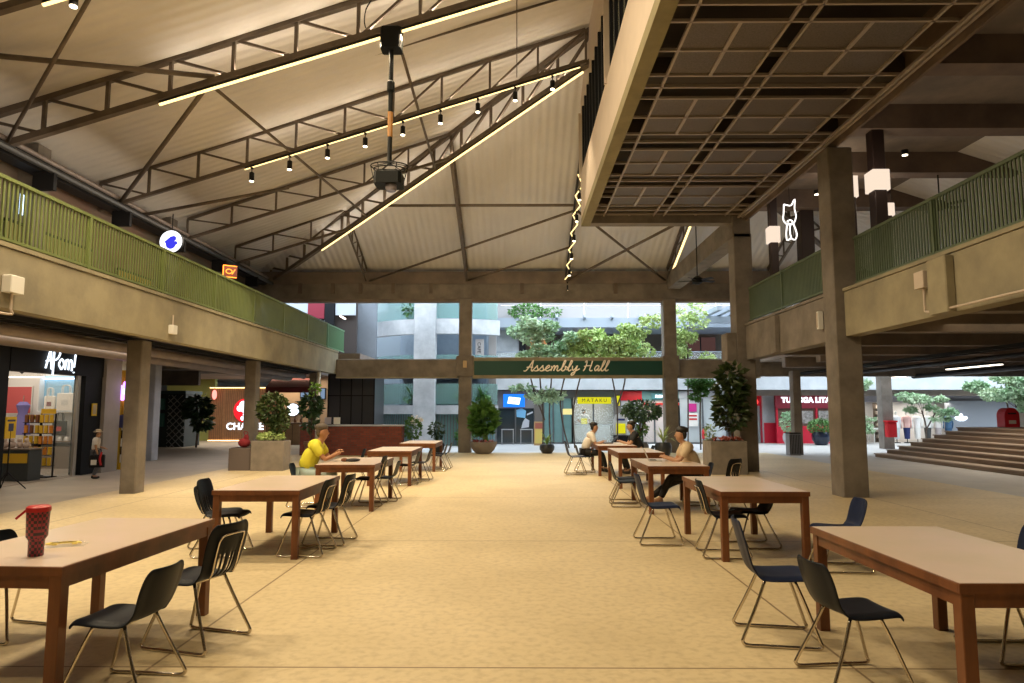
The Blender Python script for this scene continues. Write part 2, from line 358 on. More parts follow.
# ---- hall banner
def script_word(strokes, ox, oy, sc, b, rad, shear=.28, wx=1.42):
    adv = 0
    for st in strokes:
        P = spline([(p[0], p[1]) for p in st], 5)
        b.tube([(ox+(p[0]*wx+p[1]*shear)*sc, 0, oy+p[1]*sc) for p in P], rad, 6)
SC = dict(
 A=(.95, [[(-.12,.05),(.1,-.02),(.35,.5),(.62,1.55),(.68,1.6),(.70,.9),(.74,.1),(.9,0),(1.0,.12)], [(.12,.55),(.4,.62),(.85,.58)]]),
 s=(.62, [[(-.05,.08),(.22,.62),(.32,.85),(.36,.6),(.5,.25),(.36,.0),(.12,.06)],[(.36,.0),(.55,.08),(.66,.2)]]),
 e=(.64, [[(-.05,.15),(.25,.38),(.48,.68),(.36,.88),(.14,.6),(.12,.2),(.32,0),(.52,.08),(.68,.25)]]),
 m=(1.15, [[(.05,.8),(.12,.4),(.1,0),(.16,.45),(.34,.84),(.44,.6),(.42,0),(.5,.5),(.66,.84),(.78,.6),(.76,.15),(.9,0),(1.1,.2)]]),
 b=(.72, [[(-.05,.15),(.22,.8),(.34,1.55),(.2,1.6),(.13,1.0),(.12,.2),(.3,0),(.52,.3),(.44,.72),(.62,.6),(.75,.55)]]),
 l=(.46, [[(-.05,.15),(.22,.75),(.36,1.5),(.22,1.6),(.14,1.0),(.14,.2),(.28,0),(.5,.2)]]),
 y=(.8, [[(.05,.82),(.12,.35),(.26,.1),(.46,.4),(.58,.82),(.54,.1),(.42,-.55),(.2,-.68),(.16,-.45),(.45,-.1),(.95,.35)]]),
 H=(1.15, [[(0,1.35),(.15,1.6),(.22,1.2),(.16,.4),(.05,0)],[(.78,1.6),(.76,.9),(.72,.2),(.88,0),(1.05,.12)],[(.0,.7),(.4,.82),(.85,.85)]]),
 a=(.72, [[(.5,.75),(.28,.85),(.1,.4),(.24,.02),(.46,.35),(.54,.8),(.5,.2),(.6,0),(.78,.2)]]))
t = thing('hall_banner', 'long dark green banner lettered in script, on the far beam', 'sign', (1.99, 26.55, 2.86))
MB().cbox(-3.72, 3.72, 0, .1, 0, .82, .01).build('banner_frame', m_conc2, t)
MB().box(-3.66, 3.66, -.02, 0, .13, .68).build('banner_panel', M('dark green panel', (.002, .055, .042), .5), t)
b = MB(); x = 0; sc_ = .245
tot = sum((.55 if c == ' ' else SC[c][0]) for c in 'Assembly Hall')
x = -tot*sc_*1.42/2 - .08
for c in 'Assembly Hall':
    if c == ' ': x += .55*sc_*1.42; continue
    script_word(SC[c][1], x, .29, sc_, b, .024); x += SC[c][0]*sc_*1.42
lt = b.build('lettering', M('cream lettering', (.92, .84, .74), .6), t); lt.location = (0, -.035, 0); lt.scale = (1, .5, 1)
lt['label'] = 'cream script lettering'

# ---- green railings: vertical slats
def railing(label, x, segs, z0, mat, face, gap=.085):
    t = thing('slat_railing', label, 'railing', (x, 0, z0)); proto = {}
    for (y0, y1, dz) in segs:
        n = max(1, round((y1-y0)/2.4)); L_ = (y1-y0)/n
        for k in range(n):
            a = y0 + k*L_; key = round(L_, 3)
            if key not in proto:
                b = MB(); m_ = int(L_/gap)
                for i in range(m_): b.box(-.009, .009, (i+.5)*L_/m_-.018, (i+.5)*L_/m_+.018, .08, .92)
                b.box(-.03, .03, .01, L_-.01, .92, .97).box(-.03, .03, .01, L_-.01, .06, .10)
                o = b.build('slat_panel', mat, t); proto[key] = o
            else: o = proto[key].copy(); COL.objects.link(o); o.parent = t
            o.location = (0, a, dz)
            MB().box(-.035, .035, a-.03, a+.03, dz-.02, dz+.97).build('post', mat, t)
    return t
railing('long pale olive railing of vertical slats above the gift shop', -7.2, [(-8, 25.6, 0)], 3.95, m_green_l, 1)
tr = railing('short green slatted railing return at the far end of the gift shop gallery', -7.2, [(25.7, 28.2, 0)], 3.95, M('teal green paint', (.12, .27, .14), .5), 1)
railing('dark green slatted railing between the two tall columns, beyond the nearer column', 6.32, [(13.75, 18.4, 0)], 3.98, m_green_r, -1, .07)
railing('dark green slatted railing on the near side of the terrace column', 6.5, [(-2, 12.95, 0)], 3.98, m_green_r, -1, .075)

# ---- right gallery
rib_beam('fascia_beam', 'concrete fascia beam with a rib, near the terrace column', 6.32, 6.62, -8, 13.1, 3.05, 3.92, [(6.18, 6.32, 9.75, 10.2, 3.05, 3.88), (6.18, 6.32, 3.7, 4.2, 3.05, 3.88)], m_conc2)
rib_beam('fascia_beam', 'concrete fascia beam between the terrace column and the fiddle leaf column', 6.22, 6.55, 13.6, 18.5, 3.0, 3.92, [(6.1, 6.22, 16.1, 16.4, 3.0, 3.88)], m_conc)
struct(MB().prism([(6.6, -14, 3.5), (34, -14, 3.5), (34, 27, 3.5), (9.5, 27, 3.5), (9.5, 19.05, 3.5), (6.6, 19.05, 3.5)], (0, 0, .4)).build('ceiling_gallery_right', m_dark))
for y in (4.8, 7.6, 10.4, 13.2, 16, 18.7, 21.4, 24.2): struct(MB().box(6.62 if y < 19 else 9.5, 30, y, y+.3, 3.15, 3.5).build('trim_gallery_joist', m_dark))
struct(MB().box(9.5, 30, 26.7, 27.1, 2.95, 3.6).build('trim_terrace_edge_beam', m_conc))
struct(MB().box(6.7, 20, -14, 20.6, 8.3, 8.6).build('ceiling_upper_right', m_dark))
m_brown = M('brown stained concrete', (.19, .135, .10), .85, 0, (.12, .085, .07), 1.2)
for y in (3.2, 6.0, 8.8, 11.6, 14.4, 17.2, 20.2): struct(MB().box(6.7, 17, y, y+.45, 7.75, 8.3).build('trim_upper_rib', m_brown))
struct(MB().box(16.6, 16.9, -14, 26, 3.9, 8.3).build('wall_gallery_right', M('brown wall', (.12, .08, .055), .8, 0, (.07, .05, .04), .8)))
t = thing('concrete_beam', 'high concrete beam running back from the fiddle leaf column to the far lintel', 'beam', (6.0, 19.0, 6.4))
MB().cbox(-.05, .45, -.5, 7.7, 0, .62, .02).build('beam_body', m_conc, t)

# ---- hanging room with the meshed underside
m_dkb = M('dark joist', (.06, .045, .035), .8)
t = thing('hanging_room', 'cream walled upper room hanging over the hall with a gridded mesh underside', 'upper room', (1.82, 0, 6.8))
MB().cbox(0, .18, -1, 18.9, .22, 1.52, .01).build('parapet', m_cream, t)
m_edge = M('olive edge beam', (.25, .215, .115), .8, 0, (.20, .17, .09), 2)
MB().box(.0, .24, -1, 18.9, 0, .22).build('edge_beam', m_edge, t)
MB().box(.24, 4.6, 18.55, 18.9, 0, .45).build('edge_beam', m_conc, t)
MB().box(4.50, 4.56, -1, 18.9, .05, .3).build('edge_beam', m_brown, t)
MB().box(4.56, 4.7, -1, 18.9, .3, 1.0).build('edge_beam', m_brown, t)
MB().box(.02, .16, -1, 18.9, 3.25, 4.6).build('header_panel', m_cream, t)
MB().box(.06, .1, -1, 18.8, 1.52, 3.25).build('window_glazing', M('dark glazing', (.16, .17, .13), .12), t)
for y in np.arange(8.3, 18.9, .62): MB().box(-.01, .09, y, y+.07, 1.52, 3.25).build('mullion', m_blackp, t)
for y in (13.2, 18.82): MB().box(-.05, .1, y, y+.08, 1.4, 3.3).build('corner_post', m_cream, t)
MB().box(.18, 4.7, -1, 18.8, 1.0, 1.25).build('floor_slab', m_dkb, t)
MB().box(.1, 4.7, 18.7, 18.88, .45, 4.4).build('end_wall', m_cream, t)
m_mesh = M('expanded mesh', (.14, .118, .105), .6, .2, (.095, .075, .065), 40)
m_trim = M('soffit trim', (.36, .30, .26), .5, .2)
k = 0
for g in range(-2, 5):
    y0 = 9.02 + 2.35*g
    for (xa, xm, xb_) in ((.60, 1.27, 1.95), (2.27, 3.10, 3.92)):
        for (ya, yb_) in ((y0, y0+.73), (y0+.77, y0+1.5)):
            if yb_ > 18.5: continue
            for (p, q) in ((xa, xm), (xm+.04, xb_)):
                MB().box(p+.03, q-.01, ya+.02, yb_-.02, .22, .235).build('mesh_panel', m_mesh, t)
    for xx in (1.29, 3.12): MB().box(xx-.03, xx+.03, max(y0, 3), min(y0+1.5, 18.5), .19, .238).build('centre_trim', m_trim, t)
    for yy in (y0-.02, y0+.75, y0+1.52):
        if yy < 18.5: MB().box(.24, 4.55, yy-.02, yy+.02, .19, .235).build('cross_trim', m_trim, t)
    if y0+1.9 < 18.5: MB().box(.24, 4.55, y0+1.72, y0+2.02, .32, .62).build('joist', m_dkb, t); MB().box(.24, 4.55, y0+1.9, y0+1.94, .19, .25).build('cross_trim', m_trim, t)
for xx in (.60, 1.97, 2.25, 3.95): MB().box(xx-.02, xx+.02, 3, 18.55, .19, .24).build('long_trim', m_trim, t)
for xx in (4.30, 4.40): MB().box(xx-.025, xx+.025, 3, 18.55, .12, .17).build('long_trim', m_trim, t)

# ================================================================== ROOF STEEL
UP = Vector((0, 0, 1))
def truss(label, p, q, h0, h1, n, cw, ww, mat=m_steel, grp='roof trusses'):
    """bottom chord from p (eaves) to q, top chord h0..h1 above it, verticals and diagonals between"""
    p = Vector(p); q = Vector(q); t = thing('roof_truss', label, 'truss', p, 0, grp); d = q - p
    MB().bar((0,0,0), d, cw, cw).build('bottom_chord', mat, t)
    MB().bar(UP*h0, d+UP*h1, cw, cw).build('top_chord', mat, t)
    proto = None
    for k in range(n+1):
        f = k/n; a = d*f; hh = h0+(h1-h0)*f
        MB().bar(a, a+UP*hh, ww, ww, (1,0,0)).build('post', mat, t)
        if k < n:
            f2 = (k+1)/n; c = d*f2; h2 = h0+(h1-h0)*f2
            if k < n*.55: MB().bar(a+UP*hh, c, ww*.8, ww*.8).build('diagonal', mat, t)
            else: MB().bar(a, c+UP*h2, ww*.8, ww*.8).build('diagonal', mat, t)
    return t
H_ = .80
for lb, y, cw, ww in (('roof truss nearest to the near end of the pale green railing', 9.42, .11, .06), ('heavy roof truss carrying the black hanging pole and a long strip light', 12.7, .125, .065), ('slim roof truss with the row of white spotlights below it', APY, .085, .055)):
    truss(lb, (EAVE_X-.5, y, EAVE_Z-.5*SL), (APX-.25, y, zb(APX-.25)), .68, .84, 10, cw, ww)
def hip(tt): return Vector((EAVE_X + (APX-EAVE_X)*tt, FY + (APY-FY)*tt, EAVE_Z + (zb(APX)-EAVE_Z)*tt))
for lb, y in (('short thin truss running from the eaves to the middle of the hip truss', 20.0), ('shortest thin truss close to the far eaves corner', 23.5)):
    tt = (FY-y)/(FY-APY); q = hip(tt); truss(lb, (EAVE_X, y, EAVE_Z), q, .6, .75, max(3, int(9*tt)), .075, .05)
truss('heavy diagonal hip truss edged in light, rising from the far eaves corner', hip(0), hip(1), .6, .85, 13, .13, .085)
rh = lambda tt: Vector((2*APX - hip(tt).x, hip(tt).y, hip(tt).z))
truss('matching diagonal hip truss on the terrace side, mostly behind the hanging room', rh(0), rh(1), .6, .85, 13, .13, .085)
for lb, x, cw in (('small zigzag truss on the far slope close to the far eaves corner', -6.0, .06), ('lattice truss on the far slope standing over the banner column near the bowl planter', -2.0, .09), ('centre truss on the far slope with a zigzag of light and spots', 2.0, .08), ('far slope truss with the bright strip light near the high concrete beam', 6.0, .10), ('far slope truss above the terrace gallery end', 10.0, .08)):
    tt = (x-EAVE_X)/(APX-EAVE_X) if x <= APX else (2*APX-EAVE_X-x)/(APX-EAVE_X)
    tt = min(tt, .98); y1 = FY + (APY-FY)*tt
    truss(lb, (x, FY-.2, EAVE_Z), (x, y1, zf(y1)), .5, .7, max(4, int(9*tt)), cw, .045)
# purlin lines, sprinkler pipes and bracing
def rod(name, label, p, q, r, cat, fit=0, mat=m_steel):
    t = thing(name, label, cat, p); d = Vector(q)-Vector(p)
    MB().tube([(0,0,0), d], r, 8).build('rod', mat, t, 'all')
    for k in range(fit):
        a = d*((k+.6)/fit); MB().tube([a, a+Vector((0,0,.16))], r*.5, 6).build('sprinkler_head', m_black, t)
        MB().ell(a+Vector((0,0,.17)), r*1.1, r*1.1, r*.6, 8, 5).build('sprinkler_head', m_black, t)
    return t
def onL(x, y, dz=0): return (x, y, zb(x)+dz)
rod('sprinkler_pipe', 'thin sprinkler pipe on the roof between the two strip-lit trusses nearest the near railing end', onL(-9.6, 11.2, .85), onL(1.7, 11.2, .85), .03, 'pipe', 6)
rod('sprinkler_pipe', 'thin sprinkler pipe on the roof between the hanging pole truss and the spotlight truss', onL(-9.6, 14.8, .85), onL(1.7, 14.8, .85), .03, 'pipe', 6)
rod('sprinkler_pipe', 'thin sprinkler pipe on the roof behind the spotlight truss', onL(-9.6, 18.2, .85), onL(-.4, 18.2, .85), .03, 'pipe', 4)
rod('brace', 'stout diagonal brace from the gutter up to the start of the long strip light', onL(-9.9, 16.5), onL(-6.0, 12.7), .05, 'brace')
rod('brace', 'diagonal brace from the hanging pole truss down to the hip truss', onL(-2.4, 12.7), hip(.62), .035, 'brace')
rod('brace', 'diagonal brace from the strip light end back to the lower hip truss', onL(-6.0, 12.7), hip(.40), .035, 'brace')
rod('brace', 'thick level tie ending at the start of the long strip light', onL(-10.2, 10.2, .75), onL(-5.9, 12.7, .1), .05, 'brace')
rod('brace', 'diagonal brace high above the near gallery between the two nearest trusses', onL(-9.9, 12.7), onL(-6.0, 9.3), .035, 'brace')
rod('brace', 'thin level tie under the roof by the far gutter', onL(-9.9, 17.5), onL(-6.4, 18.6), .045, 'brace')
rod('brace', 'long thin tie across the far slope halfway up', (-4.6, zf(0)*0+22.4, zf(22.4)+.1), (8.6, 22.4, zf(22.4)+.1), .05, 'brace')
rod('brace', 'crossing brace on the far slope leaning towards the banner column', (2.0, 22.5, zf(22.5)), (-5.9, 26.8, EAVE_Z), .045, 'brace')
rod('brace', 'crossing brace on the far slope leaning towards the high concrete beam', (2.0, 22.5, zf(22.5)), (5.9, 26.8, EAVE_Z), .045, 'brace')
rod('brace', 'crossing brace on the far slope rising to the bright strip light', (2.0, 26.8, EAVE_Z), (6.0, 22.8, zf(22.8)), .05, 'brace')
rod('brace', 'crossing brace from the banner column up to the centre truss', (-2.0, 26.8, EAVE_Z), (2.0, 24.6, zf(24.6)), .04, 'brace')
for k, x in enumerate((-8.0, -4.0, 0.0)):
    rod('purlin_wire', ['thin wire line low on the roof slope over the gallery', 'thin wire line midway up the long roof slope', 'thin wire line high on the roof slope beside the hanging room'][k], onL(x, 5, .9), onL(x, 24 if k == 0 else 20 if k == 1 else 18, .9), .014, 'wire')
tag(MB().box(-.28, .28, -.55, .55, 0, .03).build('rooflight', ribbed('painted daylight sheet', (.62, .70, .85), (.5, .58, .72), 'Y', .1)), 'pale blue rooflight sheet with daylight painted in near the gallery gutter', 'rooflight')  # bluish light on the roof is put into this opaque sheet's colour
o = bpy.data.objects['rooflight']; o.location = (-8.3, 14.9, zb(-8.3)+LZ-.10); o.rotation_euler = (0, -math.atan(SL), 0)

# ---- strip lights and spotlights
def strip(label, p, q, r=.022):
    p = Vector(p); q = Vector(q); t = thing('strip_light', label, 'strip light', p, 0, 'strip lights'); d = q-p
    MB().bar((0,0,.035), d+UP*.035, .06, .03).build('channel', m_black, t); MB().tube([(0,0,0), d], r, 6).build('diffuser', m_led, t)
def below(v, d): return Vector(v) - UP*d
for lb, y in (('strip light on the truss closest to the near end of the railing', 9.42), ('long strip light on the truss with the hanging pole', 12.7)):
    strip(lb, below(onL(-6.95, y), .13), below(onL(1.7, y), .13), .028)
strip('thin dim strip light along the spotlight truss', below(onL(-6.8, APY), .11), below(onL(1.6, APY), .11), .014)
strip('bright diagonal strip light along the hip truss', below(hip(.23), .13), below(hip(.975), .13), .03)
strip('short bright strip light near the high concrete beam', (6.0, 26.2, zf(26.2)-.16), (6.0, 22.2, zf(22.2)-.16), .04)
t = thing('strip_light', 'zigzag strip light on the centre truss of the far slope', 'strip light', (2.0, 0, 0), 0, 'strip lights')
zz = []
for k in range(13):
    y = 26.6 - k*.5; zz.append((.10*(1 if k % 2 else -1), y, zf(y)-.12))
MB().tube(zz, .02, 6).build('diffuser', m_led, t); MB().bar((-.08, 26.7, zf(26.7)-.06), (-.08, 20.4, zf(20.4)-.06), .05, .03).build('channel', m_black, t)
sp0 = None
def spotlight(label, x, y, z, grp, tx=0, ty=.25):
    global sp0
    if sp0 is None:
        sp0 = thing('spotlight', label, 'spotlight', (x, y, z), 0, grp)
        MB().box(-.03, .03, -.03, .03, -.02, .02).build('clip', m_black, sp0); MB().tube([(0,0,0), (0,0,-.12)], .012, 6).build('stem', m_black, sp0)
        hs = MB().lathe([(.055, -.33), (.06, -.32), (.06, -.12), (.03, -.10)], (0,0,0), 14).build('housing', m_black, sp0)
        MB().lathe([(.05, -.345), (.053, -.328)], (0,0,0), 14).build('lens', m_lamp, hs)
        KIDS[sp0.name] = list(sp0.children); o = sp0
    else:
        o = dup(sp0, (x, y, z), 0, label); o['group'] = grp
    spot('spot_lamp', (x, y, z-.43), (x+tx, y+ty, 0), 420, WARM, 78, .6, .04)
for k in range(9):
    x = -6.62 + k*.94; spotlight(f'black spotlight, {ORD[k]} from the eaves along the spotlight truss', x, APY, zb(x)-.13, 'spotlights on the slim truss')
for k in range(6):
    y = 26.75 - k*1.1; spotlight(f'black spotlight on the centre truss of the far slope, {ORD[k]} from the far lintel', 2.0, y, zf(y)-.16, 'spotlights on the centre truss', 0, -2)
spotlight('black spotlight on the truss closest to the near end of the railing', -6.5, 9.42, zb(-6.5)+.04, 'spotlights on near trusses')

# ---- hanging pole with projector cage, ceiling fan
t = thing('hanging_projector', 'black projector cage on a long black pole hung from the heavy truss', 'projector', (-2.45, 12.7, 5.88))
m_bk2 = M('projector black', (.005, .006, .006), .5)
MB().tube([(0,0,.45), (0,0,3.2)], .045, 10).build('pole', m_bk2, t, True); MB().tube([(0,0,1.0), (0,0,1.5)], .05, 10).build('pole_sleeve', M('orange marking', (.30, .13, .02), .5), t)
MB().lathe([(.05, 1.9), (.075, 1.93), (.075, 2.1), (.05, 2.13)], (0,0,0), 12).build('clamp', m_bk2, t)
MB().cbox(-.2, .2, -.16, .16, 2.75, 3.2, .03).build('mount_bracket', m_bk2, t)
MB().cbox(-.26, .26, -.24, .24, .03, .30, .05).build('projector_body', m_bk2, t)
MB().lathe([(.09, -.09), (.11, -.05), (.11, .03)], (.05,-.05,0), 14).build('projector_lens', M('lens grey', (.22, .20, .23), .15), t)
b = MB()
for z, r_ in ((.36, .30), (.42, .36)): b.tube([(r_*math.cos(a), r_*.7*math.sin(a), z) for a in np.linspace(0, 2*PI, 20)], .012, 5)
for a in np.linspace(0, 2*PI, 7)[:-1]: b.tube([(.05*math.cos(a), .05*math.sin(a), .48), (.36*math.cos(a), .25*math.sin(a), .42), (.27*math.cos(a), .22*math.sin(a), .05)], .009, 5)
b.build('cage', m_bk2, t)
MB().tube(spline([(-.15, 0, 3.1), (-.5, 0, 3.2), (-.52, .0, 3.6), (-.3, .05, 4.0)], 5), .012, 5).build('cable', m_bk2, t)
def fan(label, loc, rod_=.6):
    t = thing('ceiling_fan', label, 'fan', loc)
    MB().tube([(0,0,.1), (0,0,rod_)], .018, 8).build('down_rod', m_bk2, t); MB().lathe([(.06,-.10),(.16,-.05),(.18,.08),(.06,.16)], (0,0,0), 14).build('motor', m_bk2, t)
    for k in range(5):
        a = 2*PI*k/5+.3; c, s_ = math.cos(a), math.sin(a)
        MB().prism([(c*.12-s_*.04, s_*.12+c*.04, .0), (c*.6-s_*.07, s_*.6+c*.07, .0), (c*.6+s_*.07, s_*.6-c*.07, .03), (c*.12+s_*.04, s_*.12-c*.04, .03)], (0,0,.012)).build('blade', m_bk2, t)
fan('black ceiling fan beside the high concrete beam', (5.75, 21.5, 5.72), 2.4)
fan('dark ceiling fan above the terrace gallery', (11.0, 17.4, 6.9), 1.0)
# ================================================================== TABLES AND CHAIRS
tab0 = None
GT = 'laminate topped wooden study tables'
def table(label, x0, y0, W=.98, L_=1.75, rz=0):
    global tab0
    if tab0 is None:
        t = tab0 = thing('study_table', label, 'table', (x0, y0, 0), rz, GT)
        MB().box(.012, W-.012, .012, L_-.012, .738, .752).build('tabletop', m_top, t)
        b = MB()
        b.cbox(0, W, 0, .014, .70, .750, .002).cbox(0, W, L_-.014, L_, .70, .750, .002).cbox(0, .014, .014, L_-.014, .70, .750, .002).cbox(W-.014, W, .014, L_-.014, .70, .750, .002)
        b.box(.014, W-.014, .014, L_-.014, .70, .737); b.build('edge_frame', m_wood, t)
        for (a, b_, c, d) in ((.02, W-.02, .02, .045), (.02, W-.02, L_-.045, L_-.02), (.02, .045, .045, L_-.045), (W-.045, W-.02, .045, L_-.045)):
            MB().box(a, b_, c, d, .625, .70).build('apron_rail', m_wood, t)
        for x in (.012, W-.085):
            for y in (.012, L_-.085): MB().cbox(x, x+.073, y, y+.073, 0, .70, .004).build('leg', m_wood, t)
        KIDS[t.name] = list(t.children); return t
    return dup(tab0, (x0, y0, 0), rz, label)
TX = -3.42
table('study table with the red tumbler on it, nearest on the gift shop side', -3.56, 4.02, rz=R(-3.2))
table('second study table of the gift shop side row, chairs tucked at both long sides', -3.39, 7.68)
table('study table where the person in yellow sits', -3.30, 11.25)
table('fourth study table of the gift shop side row, near the brick counter', -3.27, 15.0, L_=1.75)
table('study table nearest the bowl planter, last of the gift shop side row', -3.15, 18.4)
table('large bare study table nearest on the terrace side', 2.27, 3.63, rz=R(.6))
table('second study table of the terrace side row, in front of the tall concrete column', 2.22, 7.6)
table('study table with the open laptop of the person in a cream shirt', 2.08, 11.0)
table('empty study table between the laptop table and the shared far table', 2.12, 14.5)
table('far study table shared by two seated people facing each other', 2.02, 17.25)

def chair_proto(kind='loop'):
    loop = kind == 'loop'; short = kind == 'short'
    t = thing('sled_chair', 'proto', 'chair', (0,0,0), 0, 'plastic shell chairs'); t.scale = (.94, .94, .96) if short else (1, 1, 1.045)
    prof = [(.236,.412,.195),(.232,.436,.205),(.205,.450,.215),(.12,.447,.222),(.03,.440,.224),(-.06,.436,.220),(-.13,.440,.208),(-.178,.458,.196),(-.205,.495,.192),(-.222,.545,.200),(-.240,.610,.210),(-.258,.680,.214),(-.275,.745,.206),(-.287,.79,.188),(-.291,.812,.150)]
    if short: prof = [(y, z if i < 7 else .447+(z-.447)*.84, h) for i, (y, z, h) in enumerate(prof)]
    NU = 21; vs = []; fs = []
    for i, (y, z, hw) in enumerate(prof):
        for k in range(NU):
            u = -1 + 2*k/(NU-1); e = max(0, abs(u)-.72)/.28
            yy, zz = y, z
            if i < 7: zz += .012*u*u - .028*e*e
            else: yy += .045*u*u - .012*e
            vs.append((u*hw, yy, zz))
    slots = {6, 8, 11, 13}
    for i in range(len(prof)-1):
        for k in range(NU-1):
            if loop and i in (7, 8, 9) and k in slots: continue
            fs.append((i*NU+k, i*NU+k+1, (i+1)*NU+k+1, (i+1)*NU+k))
    o = MB().add(vs, fs).build('shell', m_shell, t, 'all')
    md = o.modifiers.new('thick', 'SOLIDIFY'); md.thickness = .012; md.offset = 0
    md = o.modifiers.new('smooth', 'SUBSURF'); md.levels = 1; md.render_levels = 1
    r = .0115
    for s in (-1, 1):
        P = spline([(s*.15, .10, .432), (s*.185, .165, .27), (s*.228, .238, .065), (s*.232, .252, .030), (s*.234, .225, .012), (s*.235, .1, .012), (s*.235, -.1, .012), (s*.235, -.235, .012), (s*.233, -.268, .03), (s*.228, -.26, .065), (s*.185, -.16, .27), (s*.15, -.09, .432)], 4)
        MB().tube(P, r, 8).build('leg_loop', m_chrome, t, 'all')
    MB().tube([(-.15, .10, .43), (.15, .10, .43)], r, 8).build('under_bar', m_chrome, t, 'all'); MB().tube([(-.15, -.09, .428), (.15, -.09, .428)], r, 8).build('under_bar', m_chrome, t, 'all')
    if loop:
        hl = [(.118, -.188, .455), (.118, -.212, .50), (.122, -.226, .56), (.124, -.247, .64), (.122, -.268, .705), (.095, -.285, .735)]
        P = spline([(-a, b, c) for a, b, c in hl] + [(0, -.292, .74)] + hl[::-1], 4)
        MB().tube(P, .0075, 6).build('back_loop', m_chrome, t, 'all')
    KIDS[t.name] = list(t.children); return t
PROTO = {}
def chair(label, x, y, ang, blue=False, loop=None):             # ang: the way the seat faces, degrees from +X
    rz = R(ang-90)
    loop = 'loop' if loop is True else loop or ('tall' if blue else 'short')
    if loop not in PROTO and blue: PROTO[loop] = chair_proto(loop); c = PROTO[loop]; c.location = (x, y, 0); c.rotation_euler = (0, 0, rz); c['label'] = label; [setattr(k_.material_slots[0], 'link', 'OBJECT') or setattr(k_.material_slots[0], 'material', m_shell2) for k_ in c.children if k_.name.startswith('shell')]; return c
    if loop not in PROTO:
        c = PROTO[loop] = chair_proto(loop); c.location = (x, y, 0); c.rotation_euler = (0, 0, rz); c['label'] = label; return c
    return dup(PROTO[loop], (x, y, 0), rz, label, {m_shell: m_shell2} if blue else None)
g = 'gift shop side'
chair('black shell chair with a plain back at the near corner of the red tumbler table', -2.33, 4.20, 174)
chair('black shell chair showing its chrome back loop, at the red tumbler table', -2.28, 5.02, 164, loop=True)
chair('black shell chair at the outer side of the red tumbler table', -3.74, 5.20, -14)
chair('black shell chair at the outer side of the second table, nearer of the two there', -3.36, 7.98, 2, loop=True)
chair('black shell chair at the outer side of the second table, farther of the two there', -3.63, 8.45, 0)
chair('black shell chair on the aisle side of the second table, nearer of the pair', -2.42, 8.02, 176, loop=True)
chair('black shell chair on the aisle side of the second table, farther of the pair', -2.33, 8.66, 174, loop=True)
chair('chair that the person in yellow sits on', -3.66, 11.95, 4)
chair('empty shell chair opposite the person in yellow', -2.56, 12.05, 178, loop=True)
chair('second empty shell chair on the aisle side of the table of the person in yellow', -2.40, 12.65, 180)
chair('dark shell chair turned away from the fourth table, in front of the brick counter', -3.85, 16.3, 200)
chair('shell chair on the aisle side of the fourth table, nearer one', -2.42, 15.4, 178)
chair('shell chair on the aisle side of the fourth table, farther one', -2.26, 16.2, 176)
chair('shell chair on the aisle side of the last table, nearer one by the bowl planter', -2.15, 18.7, 180)
chair('shell chair on the aisle side of the last table, farther one by the bowl planter', -2.10, 19.5, 180)
chair('blue shell chair on the aisle side of the large bare table, pulled back', 1.88, 5.14, -10, True)
chair('black shell chair with its back to the aisle, closest one at the large bare table', 2.06, 4.38, 6)
chair('shell chair across the large bare table, only its chrome legs showing', 3.36, 4.82, 180, loop='tall')
chair('blue shell chair standing free behind the large bare table', 3.34, 7.3, 176, True, 'short')
chair('black shell chair on the aisle side of the second terrace side table', 2.34, 7.95, -4, loop=True)
chair('blue grey shell chair standing clear in the aisle before the laptop table', 1.76, 8.70, 0, True)
chair('shell chair on the far side of the second terrace side table', 2.86, 8.5, 182)
chair('chair that the person in the cream shirt sits on', 3.16, 12.15, 176)
chair('black shell chair turned sideways beside the planter box and the person in cream', 3.42, 11.55, 130, loop=True)
chair('shell chair at the aisle side of the laptop table, nearer of two', 1.86, 11.95, -3)
chair('shell chair at the aisle side of the laptop table, farther of two', 1.93, 12.5, -3)
chair('chair that the person in the white shirt sits on', 1.80, 18.35, 2)
chair('empty shell chair behind the person in the white shirt', 1.50, 17.75, 2, loop='tall')
chair('chair that the person in the black top sits on', 3.30, 17.95, 180)

# ================================================================== PEOPLE
def skin(name, verts, edges, mat, parent, roots=(0,), sub=1):
    me = bpy.data.meshes.new(name); me.from_pydata([v[:3] for v in verts], edges, []); me.materials.append(mat)
    o = bpy.data.objects.new(name, me); COL.objects.link(o); o.parent = parent
    o.modifiers.new('skin', 'SKIN'); sv = me.skin_vertices[0].data
    for i, v in enumerate(verts):
        sv[i].radius = (v[3], v[4] if len(v) > 4 else v[3]); sv[i].use_root = i in roots
    o.modifiers['skin'].use_smooth_shade = True
    md = o.modifiers.new('sub', 'SUBSURF'); md.levels = sub; md.render_levels = sub+1 if sub else 1
    return o
def limb_mid(a, c, l1, l2, hint):                    # elbow or knee from two ends
    a = Vector(a); c = Vector(c); d = c-a; L_ = min(d.length, l1+l2-.001); d.normalize()
    x = (l1*l1-l2*l2+L_*L_)/(2*L_); h = math.sqrt(max(l1*l1-x*x, 0)); hn = Vector(hint); hn = (hn - d*hn.dot(d)).normalized()
    return a + d*x + hn*h, a + d*L_
